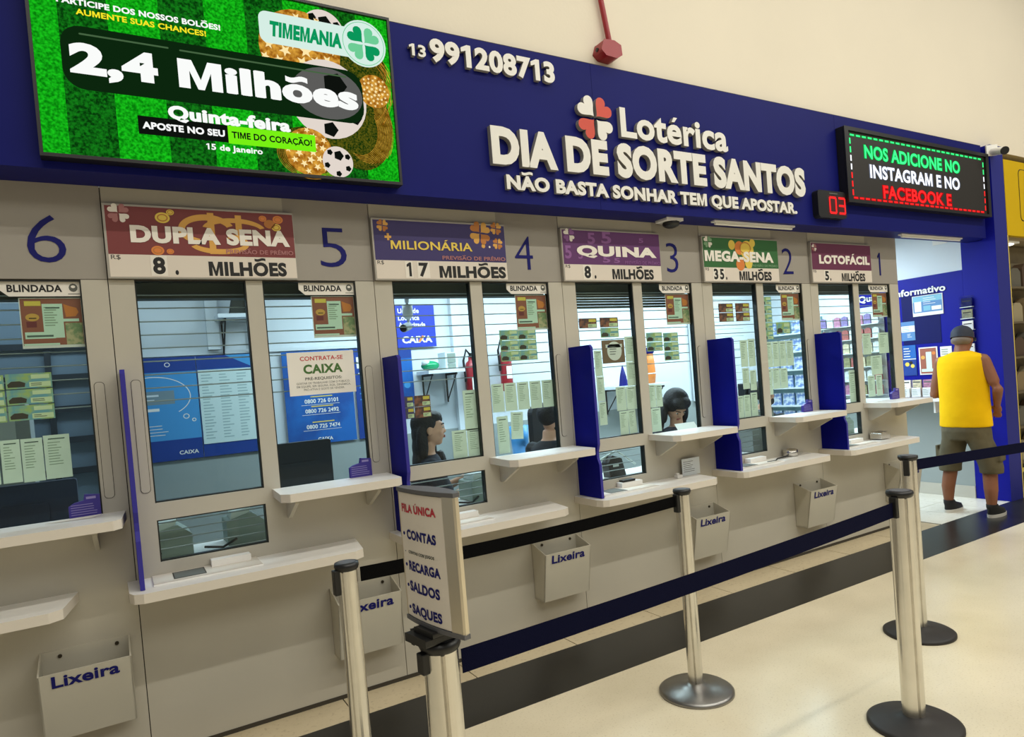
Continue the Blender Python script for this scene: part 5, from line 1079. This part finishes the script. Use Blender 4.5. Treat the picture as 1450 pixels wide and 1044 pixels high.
def head(f, c, R3m, m, s=1.0):
    c = Vector(c)
    def e(p, r): f.ell(c + R3m @ (Vector(p) * s), tuple(x * s for x in r), m, 18, R3m)
    e((0, -0.012, 0.025), (0.076, 0.092, 0.092)); e((0, 0.02, -0.035), (0.064, 0.07, 0.075)); e((0, 0.05, -0.088), (0.03, 0.03, 0.024)); e((0, 0.062, -0.01), (0.05, 0.03, 0.05))
    e((0, 0.098, -0.02), (0.012, 0.016, 0.012)); e((0, 0.09, 0.0), (0.008, 0.012, 0.026)); e((0, 0.085, -0.055), (0.022, 0.01, 0.008)); e((0, 0.075, 0.03), (0.05, 0.016, 0.012))
    for sd in (-1, 1): e((sd * 0.077, -0.012, -0.01), (0.01, 0.02, 0.03)); e((sd * 0.04, 0.055, -0.03), (0.022, 0.025, 0.022))
def face_bits(parent, c, R3m, s=1.0, lips=True):
    c = Vector(c)
    for sd in (-1, 1):
        f = FB(); p = c + R3m @ (Vector((sd * 0.031, 0.083, 0.006)) * s); f.ell(p, (0.012 * s, 0.007 * s, 0.0055 * s), eye_w, 10, R3m); f.ell(p + R3m @ Vector((0, 0.005, 0)) * s, (0.006 * s, 0.005 * s, 0.0062 * s), eye_d, 10, R3m); f.build('eye', parent)
        f = FB(); q = [c + R3m @ (Vector(v) * s) for v in ((sd * 0.012, 0.094, 0.026), (sd * 0.032, 0.09, 0.032), (sd * 0.05, 0.074, 0.026))]; f.tube(q, 0.0035 * s, hair_k, 6); f.build('eyebrow', parent)
    if lips: f = FB(); f.ell(c + R3m @ (Vector((0, 0.094, -0.051)) * s), (0.021 * s, 0.007 * s, 0.0045 * s), lip_m, 12, R3m); f.ell(c + R3m @ (Vector((0, 0.093, -0.06)) * s), (0.019 * s, 0.008 * s, 0.0055 * s), lip_m, 12, R3m); f.build('lips', parent)
def rotm(pitch=0, yaw=0, roll=0): return Matrix.Rotation(math.radians(yaw), 3, 'Z') @ Matrix.Rotation(math.radians(pitch), 3, 'X') @ Matrix.Rotation(math.radians(roll), 3, 'Y')

# --- man in yellow, standing with his back to us, at the ledge
man = thing('person', 'person in yellow sleeveless shirt, olive shorts and dark cap, seen from behind', 'person', (6.56, -0.225, 0.0), -PI / 2)
HC = (0.0, 0.035, 1.575); HR = rotm(-12, 8)
b = FB(); m0 = skin_m
b.loft([((0, 0, 0.80), 0.16, 0.11), ((0, -0.01, 0.92), 0.17, 0.12), ((0, 0, 1.08), 0.165, 0.11), ((0, 0, 1.25), 0.185, 0.115), ((0, 0, 1.36), 0.18, 0.10), ((0, 0, 1.42), 0.13, 0.075), ((0, 0.005, 1.46), 0.065, 0.06), ((0, 0.02, 1.53), 0.056, 0.058)], m0)
head(b, HC, HR, m0)
LW, RW = Vector((-0.13, 0.33, 1.055)), Vector((0.215, 0.10, 0.985))
limb(b, [(-0.175, 0, 1.385), (-0.262, 0.02, 1.09), LW], [0.058, 0.043, 0.028], m0); limb(b, [(0.17, 0, 1.385), (0.272, 0.0, 1.12), RW], [0.058, 0.043, 0.028], m0)
hand(b, LW, (0.25, 1, -0.12), -1, m0, 1, 0.4); hand(b, RW, (-0.12, 0.25, -0.9), 1, m0, 1, 0.5, Vector((0, 1, 0.3)))
limb(b, [(-0.085, 0, 0.82), (-0.145, 0.01, 0.46), (-0.168, -0.03, 0.24), (-0.17, -0.035, 0.08)], [0.08, 0.06, 0.055, 0.036], m0); limb(b, [(0.085, 0, 0.82), (0.165, 0.01, 0.46), (0.185, -0.03, 0.24), (0.185, -0.035, 0.08)], [0.08, 0.06, 0.055, 0.036], m0)
face_bits(remesh(b, 'body', man, skin_m, 0.009, 3), HC, HR)
f = FB(); f.loft([((0, 0, 0.795), 0.213, 0.148), ((0, 0, 0.90), 0.207, 0.15), ((0, 0, 1.05), 0.202, 0.142), ((0, 0, 1.20), 0.205, 0.138), ((0, 0, 1.32), 0.210, 0.125), ((0, 0, 1.385), 0.217, 0.105), ((0, 0, 1.425), 0.205, 0.085), ((0, 0.004, 1.452), 0.13, 0.072), ((0, 0.01, 1.475), 0.072, 0.068)], shirt_y, 40)
remesh(f, 'shirt', man, shirt_y, 0.010, 4)
f = FB(); f.loft([((0, 0, 0.86), 0.19, 0.135), ((0, -0.005, 0.76), 0.2, 0.145), ((0, 0, 0.68), 0.195, 0.135)], short_m, 30)
for sx in (-1, 1): x1 = -0.155 if sx < 0 else 0.185; f.loft([((x1, 0.0, 0.385), 0.09, 0.09), ((x1, 0.0, 0.44), 0.092, 0.095), ((x1 * 0.85, 0.0, 0.55), 0.098, 0.105), ((sx * 0.10, 0.0, 0.68), 0.1, 0.118), ((sx * 0.095, 0, 0.76), 0.1, 0.125)], short_m, 24); f.box(x1 + sx * 0.075, -0.05, 0.5, x1 + sx * 0.1, 0.05, 0.62, short_m)
remesh(f, 'shorts', man, short_m, 0.010, 3)
cp = FB(); hc = Vector(HC)
n = 24; rings = []
for i in range(7):
    a = PI / 2 * i / 6; rings.append([tuple(hc + HR @ Vector((0.088 * math.cos(a) * math.cos(2 * PI * k / n), -0.012 + 0.104 * math.cos(a) * math.sin(2 * PI * k / n), 0.045 + 0.085 * math.sin(a)))) for k in range(n)])
lowr = [tuple(hc + HR @ Vector((0.089 * math.cos(2 * PI * k / n), -0.012 + 0.106 * math.sin(2 * PI * k / n), 0.012))) for k in range(n)]
allr = [lowr] + rings; cp.add([p for r in allr for p in r], [(i * n + k, i * n + (k + 1) % n, (i + 1) * n + (k + 1) % n, (i + 1) * n + k) for i in range(len(allr) - 1) for k in range(n)], cap_m, True)
brim = [hc + HR @ Vector((0.085 * math.cos(a), 0.05 + 0.12 * math.sin(a), 0.02 - 0.01 * math.sin(a))) for a in [PI * i / 12 for i in range(13)]]
cp.add([tuple(p) for p in brim] + [tuple(p + Vector((0, 0, 0.006))) for p in brim], [tuple(reversed(range(13))), tuple(range(13, 26))] + [(i, i + 1, i + 14, i + 13) for i in range(12)], cap_m)
cp.ell(hc + HR @ Vector((0, -0.012, 0.132)), (0.01, 0.01, 0.006), cap_m, 8)
cp.build('cap', man)
f = FB(); f.ell(hc + HR @ Vector((0, -0.03, -0.012)), (0.08, 0.088, 0.045), hair_g, 18, HR); f.build('hair', man)
for x0 in (-0.17, 0.185):
    s_ = FB(); s_.loft([((x0, 0.045, 0.0), 0.05, 0.135), ((x0, 0.045, 0.028), 0.051, 0.137)], sole_w, 24); so_ = s_
    s_ = FB(); s_.loft([((x0, 0.045, 0.028), 0.048, 0.132), ((x0, 0.035, 0.06), 0.045, 0.12), ((x0, -0.02, 0.09), 0.042, 0.07), ((x0, -0.03, 0.115), 0.043, 0.05)], shoe_k, 24); sh_ = s_.build('shoe', man); so_.build('sole', sh_)

# --- seated clerks
def chair(label, loc, rz, bh=0.98):
    t = thing('office_chair', label, 'chair', loc, rz, None); ck = mat('chair_black', (20, 21, 23), 0.7)
    f = FB(); f.poly(rrect(-0.22, -0.22, 0.22, 0.22, 0.06), ck, -0.03, 0.06); o = f.build('seat', t, bevel=0.02); o.data.transform(Matrix.Rotation(PI / 2, 4, 'X')); o.location.z = 0.44
    f = FB(); f.poly(rrect(-0.2, 0.56, 0.2, bh, 0.07), ck, -0.29, 0.05); f.build('backrest', t, bevel=0.015)
    f = FB(); f.box(-0.03, -0.25, 0.40, 0.03, -0.235, 0.8, ck); f.tube([(0, 0, 0.06), (0, 0, 0.41)], 0.025, ck); f.box(-0.03, -0.25, 0.39, 0.03, 0.0, 0.41, ck); f.build('column', t)
    f = FB()
    for i in range(5): a = 2 * PI * i / 5; f.tube([(0, 0, 0.08), (0.27 * math.cos(a), 0.27 * math.sin(a), 0.055)], [0.025, 0.015], ck); f.ell((0.27 * math.cos(a), 0.27 * math.sin(a), 0.026), (0.02, 0.02, 0.026), ck, 10)
    f.build('star_base', t)
    return t
def clerk(label, loc, rz, Hc, shirt, skin, hairstyle, hpitch=0, hyaw=0, wr=((-0.14, 0.38, 0), (0.14, 0.38, 0)), lean=0.0):
    t = thing('person', label, 'person', (loc[0], loc[1], 0), rz)
    d = Hc - 1.27; S = Hc - 0.215; c = (0, 0.03 + lean, Hc); RM = rotm(hpitch, hyaw)
    b = FB(); hip = 0.56
    b.loft([((0, -0.03, hip - 0.08), 0.15, 0.13), ((0, -0.03, hip + 0.05), 0.15, 0.12), ((0, -0.02 + lean * 0.3, hip + 0.2), 0.13, 0.1), ((0, lean * 0.6, S - 0.12), 0.155, 0.105), ((0, lean * 0.8, S - 0.03), 0.155, 0.09), ((0, lean * 0.9, S + 0.03), 0.1, 0.065), ((0, lean, S + 0.06), 0.054, 0.052), ((0, lean + 0.01, Hc - 0.09), 0.05, 0.05)], skin)
    head(b, c, RM, skin)
    for i, sd in enumerate((-1, 1)):
        limb(b, [(sd * 0.085, -0.02, hip - 0.01), (sd * 0.1, 0.36, hip - 0.03), (sd * 0.1, 0.36, 0.30), (sd * 0.1, 0.34, 0.08)], [0.08, 0.058, 0.05, 0.036], skin); b.ell((sd * 0.1, 0.4, 0.04), (0.042, 0.12, 0.04), skin)
        w_ = Vector(wr[i]) + Vector((0, 0, 0.90)); el = Vector((sd * 0.215, 0.10 + lean * 0.6, S - 0.23)); limb(b, [(sd * 0.155, lean * 0.8, S - 0.02), el, w_], [0.048, 0.036, 0.024], skin); hand(b, w_, (-sd * 0.2, 1, -0.1), sd, skin, 0.92, 0.5)
    face_bits(remesh(b, 'body', t, skin, 0.008, 3), c, RM)
    f = FB(); f.loft([((0, -0.03, hip - 0.05), 0.168, 0.145), ((0, -0.02 + lean * 0.3, hip + 0.2), 0.15, 0.12), ((0, lean * 0.6, S - 0.12), 0.172, 0.122), ((0, lean * 0.8, S - 0.03), 0.172, 0.105), ((0, lean * 0.9, S + 0.028), 0.115, 0.078), ((0, lean, S + 0.05), 0.072, 0.065)], shirt, 30)
    for sd in (-1, 1): el = Vector((sd * 0.215, 0.10 + lean * 0.6, S - 0.23)); a_ = Vector((sd * 0.155, lean * 0.8, S - 0.02)); limb(f, [a_, a_.lerp(el, 0.75)], [0.062, 0.056], shirt)
    remesh(f, 'shirt', t, shirt, 0.010, 3)
    trs = FB()
    for sd in (-1, 1): limb(trs, [(sd * 0.085, -0.02, hip - 0.01), (sd * 0.1, 0.36, hip - 0.03), (sd * 0.1, 0.36, 0.30), (sd * 0.1, 0.345, 0.10)], [0.095, 0.07, 0.06, 0.05], mon_navy)
    trs.ell((0, -0.03, hip - 0.02), (0.165, 0.145, 0.085), mon_navy); remesh(trs, 'trousers', t, mon_navy, 0.012, 2)
    h = FB(); C = Vector(c)
    def e(p, r): h.ell(C + RM @ Vector(p), r, hair_k, 20, RM)
    if hairstyle == 'long':
        e((0, -0.030, 0.036), (0.086, 0.098, 0.100)); e((0, 0.022, 0.078), (0.072, 0.066, 0.042)); e((-0.03, 0.05, 0.06), (0.05, 0.045, 0.035))
        for p, r in (((0, -0.075, -0.03), (0.085, 0.05, 0.10)), ((0, -0.085, -0.12), (0.095, 0.042, 0.10)), ((0, -0.095, -0.22), (0.10, 0.038, 0.1)), ((0, -0.10, -0.3), (0.09, 0.035, 0.09))): h.ell(C + Vector(p), r, hair_k, 18)
        for sd in (-1, 1): h.ell(C + Vector((sd * 0.082, -0.065, -0.09)), (0.028, 0.04, 0.12), hair_k, 14)
        h.ell(C + Vector((-0.085, 0.0, -0.12)), (0.03, 0.05, 0.13), hair_k, 14); h.ell(C + Vector((-0.07, 0.07, -0.27)), (0.045, 0.04, 0.12), hair_k, 14)
    elif hairstyle == 'bob':
        e((0, -0.028, 0.038), (0.104, 0.108, 0.106)); e((0, 0.04, 0.085), (0.08, 0.066, 0.045))
        for sd in (-1, 1): h.ell(C + RM @ Vector((sd * 0.096, 0.0, -0.05)), (0.034, 0.078, 0.10), hair_k, 14); h.ell(C + RM @ Vector((sd * 0.104, 0.02, -0.15)), (0.038, 0.06, 0.09), hair_k, 14)
        e((0, -0.09, -0.06), (0.09, 0.045, 0.12))
    else:
        e((0, -0.03, 0.03), (0.083, 0.09, 0.094)); e((0, 0.02, 0.07), (0.07, 0.065, 0.045))
        bd = FB()
        for p, r in (((0, 0.058, -0.09), (0.042, 0.032, 0.03)), ((-0.045, 0.03, -0.07), (0.022, 0.04, 0.035)), ((0.045, 0.03, -0.07), (0.022, 0.04, 0.035)), ((0, 0.088, -0.038), (0.026, 0.01, 0.007))): bd.ell(C + RM @ Vector(p), r, hair_k, 14, RM)
        remesh(bd, 'beard', t, hair_k, 0.006, 2)
    remesh(h, 'hair', t, hair_k, 0.007, 3)
    return t
clerk('person with long dark hair in profile behind left pane of window 4', (1.73, 0.74), math.radians(-106), 1.262, shirt_n, skin_f, 'long', 0, 0, ((-0.12, 0.26, 0.0), (0.10, 0.33, 0.0)))
chair('black office chair under the woman behind window 4', (1.73, 0.76, 0), math.radians(-105))
clerk('person with beard and black shirt behind right pane of window 4', (2.755, 0.82), math.radians(-66), 1.235, shirt_k, skin_f, 'short', -8, 0, ((-0.12, 0.34, 0.0), (0.12, 0.34, 0.0)))
chair('black office chair under the bearded person, window 4', (2.74, 0.84, 0), math.radians(-66), 0.9)
chair('tall black office chair beyond the bearded person, window 4', (3.2, 1.16, 0), math.radians(-160), 1.31)
clerk('person with dark bob hair bowed over a paper behind right pane of window 3', (3.95, 0.74), math.radians(146), 1.225, shirt_n, skin_f, 'bob', -46, 22, ((-0.12, 0.26, 0.0), (0.10, 0.26, 0.0)), 0.10)
chair('black office chair under the bowed person behind window 3', (3.98, 0.78, 0), math.radians(146))
clerk('person in black shirt half hidden by the post of window 2', (4.96, 0.66), math.radians(-80), 1.24, shirt_k, skin_f, 'short', 0, 0, ((-0.12, 0.3, 0.0), (0.12, 0.3, 0.0)))
chair('black office chair under the half hidden person, window 2', (4.94, 0.68, 0), math.radians(-80))
f = FB(); f.add([(0, 0, 0), (0.2, 0, 0), (0.24, 0.12, 0.10), (0.05, 0.13, 0.10), (0, 0, 0.002), (0.2, 0, 0.002), (0.24, 0.12, 0.102), (0.05, 0.13, 0.102)], [(3, 2, 1, 0), (4, 5, 6, 7), (0, 1, 5, 4), (1, 2, 6, 5), (2, 3, 7, 6), (3, 0, 4, 7)], paper)
tag(f.build('held_paper', loc=(3.45, 0.14, 1.02)), 'white paper held before the bowed person, window 3', 'paper')

# windows are told apart by the boards above them
import re
WN = {'1': 'LOTOFÁCIL window', '2': 'MEGA-SENA window', '3': 'QUINA window', '4': 'MILIONÁRIA window', '5': 'DUPLA SENA window', '6': 'leftmost window'}
for o in bpy.data.objects:
    t = o.get('label')
    if not t: continue
    t = re.sub(r'windows (\d) and (\d)', lambda m: 'the %s and %s' % (WN[m.group(1)].replace(' window', ''), WN[m.group(2)]), t)
    t = re.sub(r'(the )?window (\d)', lambda m: 'the ' + WN[m.group(2)], t)
    o['label'] = t
